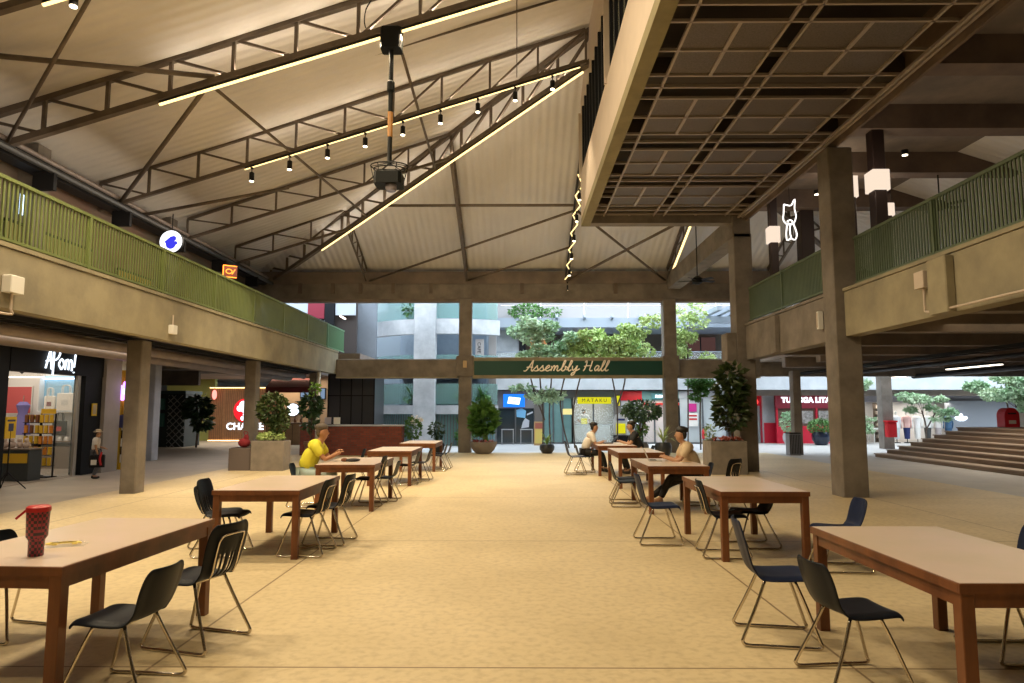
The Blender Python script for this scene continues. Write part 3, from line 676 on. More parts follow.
def person(label, loc, rz, lean, hands, feet, skin_m, shirt_m, pants_m, hair_m, shoe_m, sc=1.0, look=0.0, stand=False, group=None, hat=None, turn=0.0, fat=1.0):
    t = thing('person', label, 'person', loc, rz); t.scale = (sc, sc, sc)
    pz = .93 if stand else .54
    sp = [(0, 0, pz), (0, lean*.12-.01, pz+.17), (0, lean*.34, pz+.36), (0, lean*.46, pz+.47), (0, lean*.54+.015, pz+.52)]
    hy = lean*.56+.03+look; hd = [(0, hy+.012, pz+.57), (0, hy+.012, pz+.648), (0, hy-.01, pz+.72)]
    V = [(*sp[0], .125, .10), (*sp[1], .125, .09), (*sp[2], .14, .10), (*sp[3], .075, .07), (*sp[4], .052), (*hd[0], .062, .072), (*hd[1], .078, .092), (*hd[2], .055, .07)]
    Ed = [(i, i+1) for i in range(7)]; roots = {0}
    V += [(0, hd[1][1]+.098, hd[1][2]-.03, .013)]; Ed += [(6, 8)]                 # nose
    for s in (-1, 1): V += [(s*.083, hd[1][1]-.01, hd[1][2]-.02, .014, .02)]; Ed += [(6, len(V)-1)]   # ears
    sh = []; kn = []
    for i, s in enumerate((-1, 1)):
        a = (s*.185, lean*.40, pz+.435); e, wv = limb_mid(a, hands[i], .29, .25, (s*.55, -.35, -.75)); n = len(V)
        V += [(*a, .06), (*e, .042), (*wv, .028)]; dv = (wv-e).normalized(); pm = wv+dv*.055; V += [(*pm, .034, .02)]
        Ed += [(3, n), (n, n+1), (n+1, n+2), (n+2, n+3)]; sh.append((a, e, wv))
        side = dv.cross(UP).normalized(); dn = Vector((0, 0, -1))
        for f, (off, ln) in enumerate(((-.024, .065), (-.008, .075), (.008, .072), (.024, .055))):
            m = len(V); b0 = pm - dv*.01 + side*off; k1 = b0 + dv*ln*.6; k2 = k1 + (dv*.6+dn*.6)*ln*.55
            V += [(*b0, .009), (*k1, .009), (*k2, .007)]; Ed += [(m, m+1), (m+1, m+2)]; roots.add(m)
        m = len(V); b0 = wv + dv*.03 + side*(-s*.018); k1 = b0 + (side*-s*.7+dv*.7)*.035; V += [(*b0, .011), (*k1, .010), (*(k1+dv*.028+dn*.01), .008)]; Ed += [(m, m+1), (m+1, m+2)]; roots.add(m)
        hp = (s*.09, .01, pz-.02); ft = Vector(feet[i]); k_, ank = limb_mid(hp, (ft.x, ft.y-.07, .095), .44, .42, (s*.1, 1, .35)); n = len(V)
        V += [(*hp, .085), (*k_, .058), (*ank, .042), (ft.x, ft.y+.09, .045, .036)]; Ed += [(0, n), (n, n+1), (n+1, n+2), (n+2, n+3)]; kn.append((hp, k_, ank, ft))
    body = skin('body', V, Ed, skin_m, t, roots)
    SV = [(*sp[0][:2], sp[0][2]+.02, .148*fat, .135*fat), (*sp[1], .155*fat, .135*fat), (*sp[2], .168*fat, .135*fat), (*sp[3], .095, .088)]; SE = [(0,1),(1,2),(2,3)]
    for a, e, wv in sh:
        n = len(SV); A = Vector(a); SV += [(*A, .082*fat), (*(A.lerp(e, .74)), .066*fat)]; SE += [(3, n), (n, n+1)]
    skin('shirt', SV, SE, shirt_m, t)
    PV = [(*sp[0], .142, .118)]; PE = []
    for hp, k_, ank, ft in kn:
        n = len(PV); PV += [(*hp, .102), (*k_, .074), (*(Vector(k_).lerp(ank, .94)), .056)]; PE += [(0, n), (n, n+1), (n+1, n+2)]
    skin('trousers', PV, PE, pants_m, t)
    for hp, k_, ank, ft in kn:
        b = MB(); b.ell((ft.x, ft.y, .045), .048, .135, .045, 12, 6).ell((ft.x, ft.y-.075, .075), .045, .055, .06, 10, 6); b.build('shoe', shoe_m, t, 'all')
    b = MB(); hc = hd[1]
    b.ell((0, hc[1]-.036, hc[2]+.076), .094, .112, .068, 14, 8); b.ell((0, hc[1]-.070, hc[2]+.005), .085, .052, .092, 12, 6)
    b.build('hair', hair_m, t, 'all')
    for s in (-1, 1): MB().ell((s*.032, hc[1]+.088, hc[2]+.0), .011, .007, .006, 8, 5).build('eye', m_blackp, t, 'all')
    MB().ell((0, hc[1]+.082, hc[2]-.075), .024, .008, .006, 8, 5).build('mouth', M('lips', (.22, .07, .05), .5), t, 'all')
    return t, sh, hc
sk1 = M('tan skin', (.42, .20, .10), .5); sk2 = M('light brown skin', (.46, .25, .14), .5)
hr_g = M('grey brown hair', (.13, .10, .075), .7, 0, (.07, .055, .045), 20); hr_b = M('black hair', (.010, .009, .009), .5)
sh_y = M('yellow shirt', (.76, .70, .05), .7, 0, (.68, .62, .04), 6); sh_c = M('cream shirt', (.66, .52, .34), .75, 0, (.60, .46, .29), 8)
sh_w = M('off white shirt', (.80, .74, .66), .75, 0, (.74, .68, .60), 8); sh_k = M('black top', (.012, .013, .016), .7)
pa_l = M('pale blue trousers', (.42, .55, .56), .7); pa_k = M('black trousers', (.012, .012, .014), .7); shoe_m = M('tan shoe', (.28, .17, .10), .6); shoe_k = M('dark shoe', (.03, .028, .028), .5)
person('person with grey hair in a bright yellow shirt, seated with hands together on the table', (-3.66, 11.97, 0), R(-86), .40, [(-.05, .50, .86), (.05, .52, .84)], [(-.12, .42, 0), (.14, .48, 0)], sk1, sh_y, pa_l, hr_g, shoe_k, 1.06, fat=1.16)
person('person with dark hair in a cream shirt, typing on a laptop with legs stretched out', (3.12, 12.15, 0), R(86), .36, [(-.12, .52, .80), (.14, .48, .80)], [(-.16, .70, 0), (.12, .82, 0)], sk2, sh_c, pa_k, hr_b, shoe_m, 1.02, fat=1.06)
person('person in a white shirt and dark trousers leaning on the far shared table', (1.80, 18.37, 0), R(-88), .42, [(-.12, .50, .80), (.14, .46, .80)], [(-.12, .55, 0), (.12, .62, 0)], sk2, sh_w, pa_k, hr_b, shoe_k, 1.0)
person('person in a black top with a pale sleeve panel, reading at the far shared table', (3.20, 17.95, 0), R(88), .36, [(-.14, .50, .80), (.14, .48, .80)], [(-.12, .36, 0), (.12, .42, 0)], sk2, sh_k, pa_k, hr_b, shoe_k, 1.03)
t, sh, hc = person('child in a hat and pale top holding a dark bag outside the gift shop', (-10.15, 16.55, 0), R(-75), .03, [(-.22, .22, 1.05), (.24, .16, .80)], [(-.1, .02, 0), (.1, .06, 0)], sk2, M('pale top', (.62, .58, .54), .7), M('grey jeans', (.12, .13, .16), .7), hr_b, shoe_k, .68, stand=True)
MB().lathe([(.16, .05), (.17, .06), (.10, .075), (.095, .13), (.05, .16)], (0, hc[1]-.01, hc[2]), 16).build('hat', M('straw hat', (.50, .40, .28), .8), t, True)
tb = thing('tote_bag', 'black bag with a red scarf and pale print, held by the child', 'bag', (-10.02, 16.42, .28), R(20))
MB().cbox(-.16, .16, -.06, .06, 0, .30, .02).build('bag_body', m_blackp, tb); MB().tube(spline([(-.08, 0, .29), (-.06, 0, .42), (.06, 0, .42), (.08, 0, .29)], 5), .008, 6).build('handle', m_blackp, tb)
MB().box(-.12, .0, -.066, -.06, .06, .18).build('print', m_white, tb); MB().tube(spline([(.10, -.07, .36), (.07, -.08, .2), (.1, -.08, .05)], 5), .025, 6).build('scarf', m_red, tb)

# ================================================================== THINGS ON THE TABLES
t = thing('tumbler', 'tall red and black patterned tumbler with a red lid', 'tumbler', (-2.95, 4.27, .752)); t.scale = (1, 1, 1.12)
m_tum = M('tumbler pattern', (.22, .02, .03), .35); nt = m_tum.node_tree
tc = nt.nodes.new('ShaderNodeTexCoord'); ck = nt.nodes.new('ShaderNodeTexChecker'); ck.inputs['Scale'].default_value = 62
ck.inputs['Color1'].default_value = (.30, .02, .04, 1); ck.inputs['Color2'].default_value = (.03, .015, .02, 1)
nt.links.new(tc.outputs['Object'], ck.inputs['Vector']); nt.links.new(ck.outputs[0], nt.nodes['Principled BSDF'].inputs['Base Color'])
MB().lathe([(.040, 0), (.042, .005), (.044, .085), (.058, .105), (.063, .24)], (0,0,0), 24).build('cup', m_tum, t, True)
MB().lathe([(.066, .238), (.068, .245), (.066, .262), (.055, .27)], (0,0,0), 24).build('lid', m_red, t, True)
MB().bar((-.05, -.02, .255), (-.10, -.05, .205), .05, .012).build('lid_strap', m_red, t)
t = thing('snack_packet', 'clear packet with yellow crackers lying beside the tumbler', 'packet', (-2.98, 4.58, .753), R(20))
b = MB(); b.add([(-.13,-.07,0),(.13,-.07,0),(.13,.07,0),(-.13,.07,0),(-.09,-.04,.02),(.09,-.04,.02),(.09,.04,.02),(-.09,.04,.02)], [(0,1,5,4),(1,2,6,5),(2,3,7,6),(3,0,4,7),(4,5,6,7)])
b.build('wrapper', M('clear film', (.85, .80, .70), .15, 0, None, alpha=.35), t)
for k in range(6): 
    bb = MB(); a = rnd.uniform(0, 3); cx, cy = -.07+.028*k, rnd.uniform(-.02, .02); bb.lathe([(.030, 0), (.036, .008), (.030, .017)], (cx, cy, .006), 10); bb.build('cracker', M('cracker', (.80, .62, .14), .7), t)
def laptop(label, loc, rz, sc_=M('laptop grey', (.55, .52, .47), .4, .3), openang=112):
    t = thing('laptop', label, 'laptop', loc, rz)
    MB().cbox(-.16, .16, -.11, .11, 0, .016, .006).build('keyboard_deck', sc_, t)
    b = MB(); a = R(openang-90); b.prism([(-.16, .11, .016), (.16, .11, .016), (.16, .11+.21*math.sin(a), .016+.21*math.cos(a)), (-.16, .11+.21*math.sin(a), .016+.21*math.cos(a))], (0, .007, .003)); b.build('screen_lid', sc_, t)
    MB().box(-.13, .13, -.02, .09, .016, .018).build('keys', m_blackp, t)
laptop('open pale laptop in front of the person in the cream shirt', (2.42, 12.15, .752), R(84))
laptop('dark laptop in front of the person in the white shirt', (2.42, 18.42, .752), R(-86), m_blackp, 130)
t = thing('book', 'small tan notebook beside the arm of the person in the cream shirt', 'book', (2.86, 11.75, .752), R(10))
MB().box(-.08, .08, -.06, .06, .002, .014).build('pages', m_white, t); MB().box(-.082, .082, -.062, .062, .014, .018).build('cover', M('tan cover', (.55, .34, .16), .6), t); MB().box(-.082, .082, -.062, .062, 0, .002).build('cover', bpy.data.materials['tan cover'], t)
t = thing('book', 'open pale book read by the person in the black top', 'book', (2.72, 17.9, .752), R(80))
MB().add([(-.2,-.14,.0),(0,-.14,.012),(.2,-.14,.0),(-.2,.14,.0),(0,.14,.012),(.2,.14,.0),(-.2,-.14,.018),(0,-.14,.02),(.2,-.14,.018),(-.2,.14,.018),(0,.14,.02),(.2,.14,.018)],
   [(0,1,7,6),(1,2,8,7),(4,3,9,10),(5,4,10,11),(6,7,10,9),(7,8,11,10),(3,0,6,9),(2,5,11,8),(3,4,1,0),(4,5,2,1)]).build('pages', m_white, t)
t = thing('pouch', 'dark pouch on the table in front of the person in yellow', 'pouch', (-2.84, 11.93, .752), R(15))
MB().ell((0, 0, .028), .13, .07, .03, 14, 8).build('pouch_body', M('dark cloth', (.03, .03, .035), .8), t, 'all'); MB().ell((-.14, .02, .03), .06, .05, .035, 12, 8).build('flap', M('brown cloth', (.16, .06, .03), .8), t, 'all')
t = thing('handbag', 'orange brown bag on the floor under the table of the person in yellow', 'bag', (-3.25, 11.75, 0), R(-10))
b = MB(); b.add([(-.18,-.08,0),(.18,-.08,0),(.18,.08,0),(-.18,.08,0),(-.15,-.05,.30),(.15,-.05,.30),(.15,.05,.30),(-.15,.05,.30)], [(0,3,2,1),(4,5,6,7),(0,1,5,4),(1,2,6,5),(2,3,7,6),(3,0,4,7)])
b.build('bag_body', M('orange leather', (.42, .14, .03), .5), t); MB().tube(spline([(-.1, 0, .29), (-.08, 0, .42), (.08, 0, .42), (.1, 0, .29)], 5), .012, 6).build('handle', bpy.data.materials['orange leather'], t)
# ================================================================== GIFT SHOP (front on X = -11)
m_shopw = M('shop white wall', (.72, .70, .68), .7)
struct(MB().box(-11.3, -11, -14, 14.7, 0, 3.5).build('wall_shop_near', m_blackp))
struct(MB().box(-11.3, -11, 17.35, 18.05, 0, 2.55).build('wall_shop_pier', m_blackp))
struct(MB().box(-11.3, -10.98, 14.7, 18.05, 2.5, 3.06).build('trim_shop_fascia', m_blackp))
struct(MB().box(-11.3, -11, 14.7, 18.05, 3.06, 3.5).build('wall_shop_top', m_dark))
struct(MB().box(-11.3, -10.9, 18.05, 18.75, 0, 3.5).build('wall_shop_end', M('arcade grey wall', (.36, .32, .29), .8, 0, (.31, .28, .25), 2)))
struct(MB().box(-16, -11.3, 19.6, 19.8, 0, 3.1).build('wall_shop_back', m_shopw)); struct(MB().box(-16.2, -16, 10, 19.8, 0, 3.1).build('wall_shop_inner', m_shopw))
struct(MB().box(-16, -11.3, 10, 19.6, 2.95, 3.1).build('ceiling_shop', m_shopw)); struct(MB().box(-16, -11.3, 10, 10.2, 0, 3).build('wall_shop_side', m_shopw))
struct(MB().box(-16, -11.0, 10.2, 19.6, 0, .01).build('floor_shop', M('shop floor', (.36, .30, .24), .5, 0, (.30, .25, .20), 2)))
area('shop_light', (-13.2, 17.2, 2.9), 3.5, 4.5, 95, (1, .86, .68))
t = thing('glass_door', 'clear glass door leaf with a steel jamb at the edge of the gift shop opening', 'door', (-11.1, 17.15, 0)); t['kind'] = 'thing'
MB().box(-.03, .03, .0, .12, 0, 2.5).build('jamb', M('steel jamb', (.55, .52, .48), .35, .6), t); MB().box(-.8, -.02, .05, .07, .02, 2.4).build('pane', m_glassc, t)
t = thing('shop_sign', 'white glowing hand lettered name sign on the black gift shop fascia', 'sign', (-10.95, 16.28, 2.78))
m_wl = E('white sign light', (.80, .90, 1), 2.4)
def neon(b, strokes, sc, ox, oy, r): 
    for st in strokes: b.tube([(0, ox+p[0]*sc, oy+p[1]*sc) for p in spline(st, 4)], r, 6)
b = MB(); AP = dict(A=[[(0,0),(.3,1.0),(.38,1.0),(.5,-.05)], [(.02,.42),(.5,.5)]], P=[[(.08,-.35),(.1,1.2)], [(-.1,1.25),(.4,1.3),(.62,.95),(.4,.6),(.08,.5)]], o=[[(.25,0),(.02,.3),(.25,.62),(.48,.3),(.25,0)]], m=[[(0,0),(.02,.6)],[(.02,.5),(.2,.62),(.3,.4),(.3,0)],[(.3,.45),(.5,.62),(.6,.4),(.62,-.05)]], x=[[(.12,1.15),(.02,.2)],[(0,-.1),(.02,-.15)]])
x = -.52
for c, ad in (('A', .56), ('P', .56), ('o', .60), ('m', .80), ('x', .3)): neon(b, AP[c], .40, x, -.17, .020); x += ad*.40
b.build('lettering', m_wl, t)
t = thing('poster', 'small yellow framed notice on the black pier outside the gift shop', 'poster', (-10.98, 17.72, 1.65)); MB().box(0, .02, -.1, .1, -.16, .16).build('frame', m_yellow, t); MB().box(.02, .025, -.07, .07, -.12, .12).build('sheet', M('notice', (.45, .36, .22), .6), t)
# back wall displays
t = thing('display_niche', 'pale blue lit wall niche holding the white tote bags', 'niche', (-12.85, 19.6, 1.6))
MB().box(-.75, .75, -.03, 0, 0, 1.0).build('back_panel', M('pale blue', (.30, .55, .75), .6), t)
for a in (-.77, .75): MB().box(a, a+.03, -.25, 0, 0, 1.03).build('side_panel', m_shopw, t)
MB().box(-.75, .75, -.25, 0, -.03, 0).build('ledge', m_shopw, t); MB().box(-.72, .72, -.12, -.06, .92, .95).build('light_tube', E('niche tube', (.7, .88, 1), 5), t)
def tote(label, x, z, mat, pm, w=.36, h=.42, y=19.42):
    t = thing('tote_bag', label, 'bag', (x, y, z), 0, 'tote bags on the gift shop wall')
    b = MB(); b.cbox(-w/2, w/2, -.04, .04, 0, h, .02); b.build('bag_body', mat, t)
    for yy in (-.03, .03): MB().tube(spline([(-w*.22, yy, h-.02), (-w*.18, yy, h+.20), (w*.18, yy, h+.20), (w*.22, yy, h-.02)], 4), .012, 5).build('handle', mat, t)
    MB().box(-w*.2, w*.2, -.046, -.04, h*.3, h*.6).build('print', pm, t)
m_cot = M('cotton', (.78, .74, .68), .8)
tote('white tote bag with a dark red print, first in the blue niche', -13.3, 1.62, m_cot, M('maroon', (.2, .02, .03), .6), .32)
tote('largest plain white tote bag in the middle of the blue niche', -12.85, 1.62, m_cot, M('faint grey', (.6, .58, .55), .7), .5, .5)
tote('white tote bag with a green print at the end of the blue niche', -12.35, 1.62, m_cot, M('sage', (.2, .35, .2), .7), .36)
tote('black tote bag with a red print below the blue niche', -12.98, .92, m_blackp, m_red, .40, .42)
tote('brown tote bag with a yellow print below the blue niche', -12.42, .92, M('brown bag', (.16, .07, .05), .8), m_yellow, .36, .40)
t = thing('display_shelf', 'low grey brown shelf unit with white goods along the gift shop back wall', 'shelf', (-12.7, 19.4, 0)); m_gb = M('grey brown board', (.22, .17, .13), .7)
MB().box(-.9, .9, -.2, .18, 0, .62).build('base_cabinet', m_gb, t); MB().box(-.9, .9, -.22, .18, .74, .77).build('shelf_board', m_gb, t)
for a in (-.9, .88): MB().box(a, a+.02, -.2, .18, .62, .74).build('upright', m_gb, t)
for k in range(8): tag(MB().lathe([(.055, 0), (.06, .03), (.05, .1), (.03, .12)], (-13.48+k*.2, 19.3, .771), 10).build('mug', m_white, None, True), f'small white mug, {ORD[k]} along the shelf under the tote bags', 'mug', 'mugs on the low shelf')
t = thing('wall_poster', 'red framed print on the gift shop back wall', 'poster', (-14.3, 19.58, 1.55)); MB().box(-.35, .35, -.02, 0, 0, .75).build('print', M('pink red', (.55, .10, .10), .6), t); MB().box(-.38, .38, -.015, 0, -.03, .78).build('frame', m_white, t)
t = thing('hanging_garment', 'blue purple dress hanging at the back of the gift shop', 'dress', (-13.9, 19.2, .95)); b = MB(); b.lathe([(.22, 0), (.17, .4), (.11, .62), (.17, .82), (.09, .92)], (0,0,0), 14); b.build('cloth', M('lilac', (.16, .14, .36), .8), t, True); MB().tube([(0,0,.92),(0,0,1.1)], .01, 6).build('hook', m_chrome, t)
t = thing('tube_light', 'white tube light along the gift shop ceiling', 'light', (-13.9, 18.6, 2.52)); MB().box(-1.0, .9, -.05, .05, .03, .08).build('housing', m_white, t); MB().box(-1.0, .9, -.03, .03, 0, .03).build('diffuser', m_tube, t)
for k, (x, y) in enumerate(((-12.9, 17.6), (-12.35, 17.4), (-11.85, 17.3), (-11.6, 17.1))):
    t = thing('track_spot', f'small black track spot under the gift shop ceiling, {ORD[k]} from the inside', 'spotlight', (x, y, 2.62), R(30), 'gift shop track spots'); MB().tube([(0,0,.1),(0,0,.33)], .015, 6).build('stem', m_black, t); MB().bar((-.06,0,.1), (.08,0,-.02), .08, .08).build('head', m_black, t)
# racks and counter
m_pk = [M('yellow packet', (.80, .50, .03), .5), M('orange packet', (.75, .27, .03), .5), M('brown packet', (.22, .08, .03), .6)]
def rack(label, x, y, w, nm, mats, h=1.55, nsh=5):
    t = thing('wire_rack', label, 'rack', (x, y, 0)); 
    for s in (-1, 1): MB().box(s*w/2-.012, s*w/2+.012, -.02, .02, 0, h).build('upright', m_black, t)
    MB().box(-w/2, w/2, -.18, .18, 0, .03).build('foot', m_black, t); MB().box(-w/2, w/2, -.02, .0, h, h+.12).build('header_card', m_pk[0], t)
    for k in range(nsh):
        z = .28 + k*.26; MB().box(-w/2+.012, w/2-.012, -.12, .1, z, z+.015).build('shelf', m_black, t)
        n = max(2, int(w/.105))
        for j in range(n):
            px = x - w/2 + (j+.5)*w/n; m = mats[(k+j*(k % 2)) % len(mats)]
            o = MB().cbox(-.038, .038, -.03, .03, 0, .19, .008).build('snack_pack', m); o.location = (px, y-.06, z+.016)
            tag(o, f'snack pack on the {nm}, {ORD[k]} shelf from below, {ORD[j]} along', 'snack pack', 'snack packs on the racks')
rack('black wire rack full of yellow packets at the gift shop entrance', -11.50, 16.78, .36, 'entrance rack', [m_pk[0], m_pk[0], m_pk[1]])
rack('black wire rack with mixed orange and brown packets further into the gift shop', -11.98, 16.95, .40, 'inner rack', [m_pk[1], m_pk[2], m_pk[0]], 1.4)
t = thing('display_counter', 'dark counter with a yellow front band inside the gift shop opening', 'counter', (-11.9, 16.05, 0))
MB().cbox(-.65, .65, -.22, .22, 0, .72, .01).build('base', M('dark teal board', (.05, .06, .065), .6), t); MB().box(-.68, .68, -.25, .25, .72, .75).build('counter_top', m_gb, t); MB().box(-.1, .62, -.235, -.22, .42, .64).build('front_band', m_pk[0], t)
for k in range(7):
    o = MB().ell((0, 0, .085), .075, .075, .085, 12, 8).build('plush_toy', M('pinkish white plush', (.66, .54, .48), .9), None, 'all'); b = MB().ell((0,-.02,.19), .05, .05, .05, 10, 6)
    o.location = (-12.45+k*.17, 16.0, .75); tag(o, f'pinkish white plush toy, {ORD[k]} along the gift shop counter', 'plush toy', 'plush toys on the counter'); b.build('head', bpy.data.materials['pinkish white plush'], o, 'all')
t = thing('sign_stand', 'black tripod stand with a yellow notice outside the gift shop', 'stand', (-10.55, 14.25, 0))
MB().tube([(0,0,.28), (0,0,1.2)], .014, 8).build('pole', m_black, t)
for k in range(3): a = 2*PI*k/3+.4; MB().tube([(0,0,.36), (.34*math.cos(a), .34*math.sin(a), .01)], .012, 6).build('leg', m_black, t)
b = MB().box(-.01, .01, -.15, .15, 1.05, 1.5); b.build('notice_board', m_yellow, t); MB().box(.01, .014, -.07, .07, 1.2, 1.36).build('print', M('navy print', (.04, .05, .12), .5), t); MB().box(.01, .014, -.11, .11, 1.40, 1.44).build('print', bpy.data.materials['navy print'], t)
# yellow pillar and purple sign
t = thing('yellow_pillar', 'yellow boxed pillar with a black and white striped pole beside the column', 'pillar', (-11.0, 19.0, 0))
MB().cbox(-.25, .25, 0, .2, 0, 2.75, .01).build('cladding', m_yellow, t)
for a in (-.2, -.1, .0, .1, .2): MB().box(a-.012, a+.012, -.03, 0, .05, 2.7).build('rib', M('deep yellow', (.55, .36, .02), .5), t)
for k in range(6): MB().box(.06, .15, -.06, -.03, .2+k*.22, .42+k*.22).build('stripe', m_blackp if k % 2 else m_white, t)
MB().cbox(.02, .24, -.12, -.03, 1.15, 1.5, .01).build('box', M('navy box', (.04, .05, .16), .4), t)
t = thing('neon_sign', 'purple glowing flower shaped sign on the yellow pillar', 'sign', (-10.86, 18.9, 2.15)); m_pur = E('purple neon', (.55, .22, 1), 4)
for k in range(5): a = 2*PI*k/5+.3; MB().ell((.12*math.cos(a), 0, .17*math.sin(a)), .085, .03, .12, 10, 6).build('petal', m_pur, t, 'all')
MB().ell((0, -.02, 0), .07, .03, .08, 10, 6).build('centre', m_wl, t, 'all')
# upper gallery shop lights and signs, gift shop side
t = thing('round_sign', 'round white lit sign with a blue bird mark over the pale green railing', 'sign', (-9.0, 17.35, 6.0), R(0))
MB().tube([(0, 0, 0), (0, .08, 0)], .30, 32).build('housing', m_blackp, t); MB().tube([(0, -.01, 0), (0, .0, 0)], .29, 32).build('face', E('white face', (.95, .96, 1), 2.2), t)
m_blu = E('blue mark', (.05, .05, .75), 1.2); b = MB(); b.tube([(0, -.02, -.07), (0, -.012, -.07)], .13, 20); b.tube([(.07, -.021, .08), (.07, -.012, .08)], .07, 16); b.bar((-.13, -.016, -.05), (.04, -.016, .10), .008, .11, (0,0,1)); b.tube([(.13,-.022,-.04),(.13,-.012,-.04)], .05, 12); b.build('mark', m_blu, t)
MB().tube([(0, .04, .3), (0, .04, .75)], .012, 6).build('hanger', m_black, t)
t = thing('box_sign', 'orange glowing box sign over the pale green railing, further along', 'sign', (-9.0, 21.0, 5.95), R(35))
m_or = E('orange neon', (1, .25, .03), 4); MB().cbox(-.22, .22, -.04, .04, -.2, .2, .01).build('housing', M('dark orange', (.22, .05, .02), .6), t)
b = MB(); b.tube([(-.2,-.05,.18),(-.2,-.05,-.18)], .014, 6).tube([(-.2,-.05,-.18),(.2,-.05,-.18)], .014, 6).tube([(-.2,-.05,.18),(.2,-.05,.18)], .014, 6); b.tube([(.09*math.cos(a)-.03, -.05, .07*math.sin(a)) for a in np.linspace(0, 2*PI, 14)], .012, 6).tube([(.06,-.05,-.08),(.15,-.05,.08)], .012, 6); b.build('tube_outline', m_or, t)
for k, (y, z, m, wd, lb) in enumerate(((14.15, 5.95, E('blue white light', (.6, .8, 1), 2.5), .5, 'bluish lit shop panel behind the railing nearest the picture edge'), (13.0, 5.3, E('amber light', (1, .65, .15), 1.4), .35, 'amber lit shop panel behind the railing'), (16.0, 4.75, E('white light', (1, .95, .8), 3), 1.0, 'long white shop light low behind the railing'), (17.2, 4.98, E('white light two', (1, .95, .8), 3), .8, 'short white shop light low behind the railing'), (21.2, 4.7, E('white light three', (1, .92, .8), 2.5), .5, 'small white shop light behind the railing under the round sign'))):
    t = thing('shop_light', lb, 'light', (-10.45, y, z)); MB().box(-.04, 0, -wd/2-.03, wd/2+.03, -.08, .08).build('housing', m_black, t); MB().box(0, .02, -wd/2, wd/2, -.05 if k > 1 else -.22, .05 if k > 1 else .22).build('lit_face', m, t)
for k, (y, w_, h, m, lb) in enumerate(((9.5, 2.4, 1.6, M('mustard board', (.42, .30, .06), .7), 'mustard shop board behind the near railing'), (15.0, 2.8, 1.3, M('olive board', (.25, .23, .08), .7), 'olive shop board behind the railing'), (18.4, 1.6, 1.1, M('mustard board two', (.45, .30, .05), .7), 'small mustard shop board behind the railing'))):
    t = thing('shop_board', lb, 'board', (-10.5, y, 4.2)); MB().box(0, .06, -w_/2, w_/2, .0, h).build('panel', m, t); MB().box(-.02, .08, -w_/2-.04, w_/2+.04, h, h+.06).build('cap_rail', m_black, t)
area('gallery_left_fill', (-8.6, 13, 6.2), .6, 16, 110, SOFT, (0, R(70), 0))  # unseen area lamp added to brighten the wall behind the railing
area('gallery_right_fill', (10.5, 13, 7.6), 3.0, 12, 60, WARM); area('gallery_right_fill', (10.5, 13, 4.1), 3.0, 12, 45, WARM, (math.pi, 0, 0))  # unseen area lamps added to brighten the dark upper gallery and its ceiling

# ---- far corridor
struct(MB().box(-19, -16.4, 37, 37.3, 0, 4).build('wall_corridor_green', M('pale green wall', (.42, .44, .14), .8, 0, (.38, .40, .12), 1)))
t = thing('wood_screen', 'warm slatted timber wall carrying the red disc sign', 'wall panel', (-14.2, 36.5, 0)); m_slat = M('timber slat', (.33, .17, .08), .6, 0, (.26, .13, .06), 5)
MB().box(-2.2, 2.4, .0, .1, 0, 2.85).build('backing', M('timber backing', (.20, .10, .05), .7), t)
for k in range(46): MB().box(-2.2+k*.1, -2.15+k*.1, -.04, 0, .06, 2.8).build('slat', m_slat, t)
for z in (.03, 2.82): MB().box(-2.2, 2.4, -.1, -.06, z-.02, z+.02).build('glow_strip', E('amber strip', (1, .62, .25), 5) if z > 1 else bpy.data.materials['amber strip'] if 'amber strip' in bpy.data.materials else E('amber strip', (1, .62, .25), 5), t)
MB().box(-1.45, -1.40, -.08, 0, 0, 2.85).build('edge_post', m_slat, t)
t = thing('disc_sign', 'lit red disc sign with a white figure and white lettering, half hidden by the column', 'sign', (-14.45, 36.4, 1.62))
MB().tube([(0, -.05, 0), (0, 0, 0)], .62, 32).build('disc', E('red disc', (.9, .02, .03), 1.3), t)
b = MB()
for (x, z, r_) in ((-.1, .3, .2), (.12, .34, .2), (-.28, .1, .16), (.0, .08, .22), (.2, .12, .18), (.02, -.22, .12), (.1, -.42, .13), (-.1, -.42, .12), (.25, -.15, .1)): b.tube([(x, -.07, z), (x, -.05, z)], r_, 14)
b.build('figure', m_wl, t)
text('CHAGEE', .50, m_wl, 'lettering', (.03, -.06, -.86), FACE_Y, t, .03, 1.06, .010)
t = thing('hanging_lamp', 'small red and white lantern light by the slatted timber wall', 'lamp', (-16.05, 36.2, 2.45)); MB().ell((0,0,0), .12, .12, .26, 12, 8).build('shade', E('red lantern', (1, .25, .2), 2.5), t, 'all'); MB().tube([(0,0,.25),(0,0,.85)], .01, 6).build('cord', m_black, t)
struct(MB().box(-26, -14.4, 30.8, 31, 2.75, 3.5).build('trim_corridor_lintel', m_dark)); struct(MB().box(-26, -9.2, 31.2, 42, 3.3, 3.5).build('ceiling_corridor', m_dark)); struct(MB().box(-26, -9.2, 41.5, 41.8, 0, 3.4).build('wall_corridor_end', m_concg))
t = thing('lattice_booth', 'dark booth with a white diamond lattice screen', 'booth', (-15.5, 30.5, 0)); MB().box(-.75, .65, .1, 1.6, 0, 2.35).build('walls', M('dark green black', (.03, .045, .042), .6), t); MB().box(-.8, .7, -.02, 1.6, 2.35, 2.5).build('top_panel', M('teal black', (.05, .09, .10), .6), t)
b = MB()
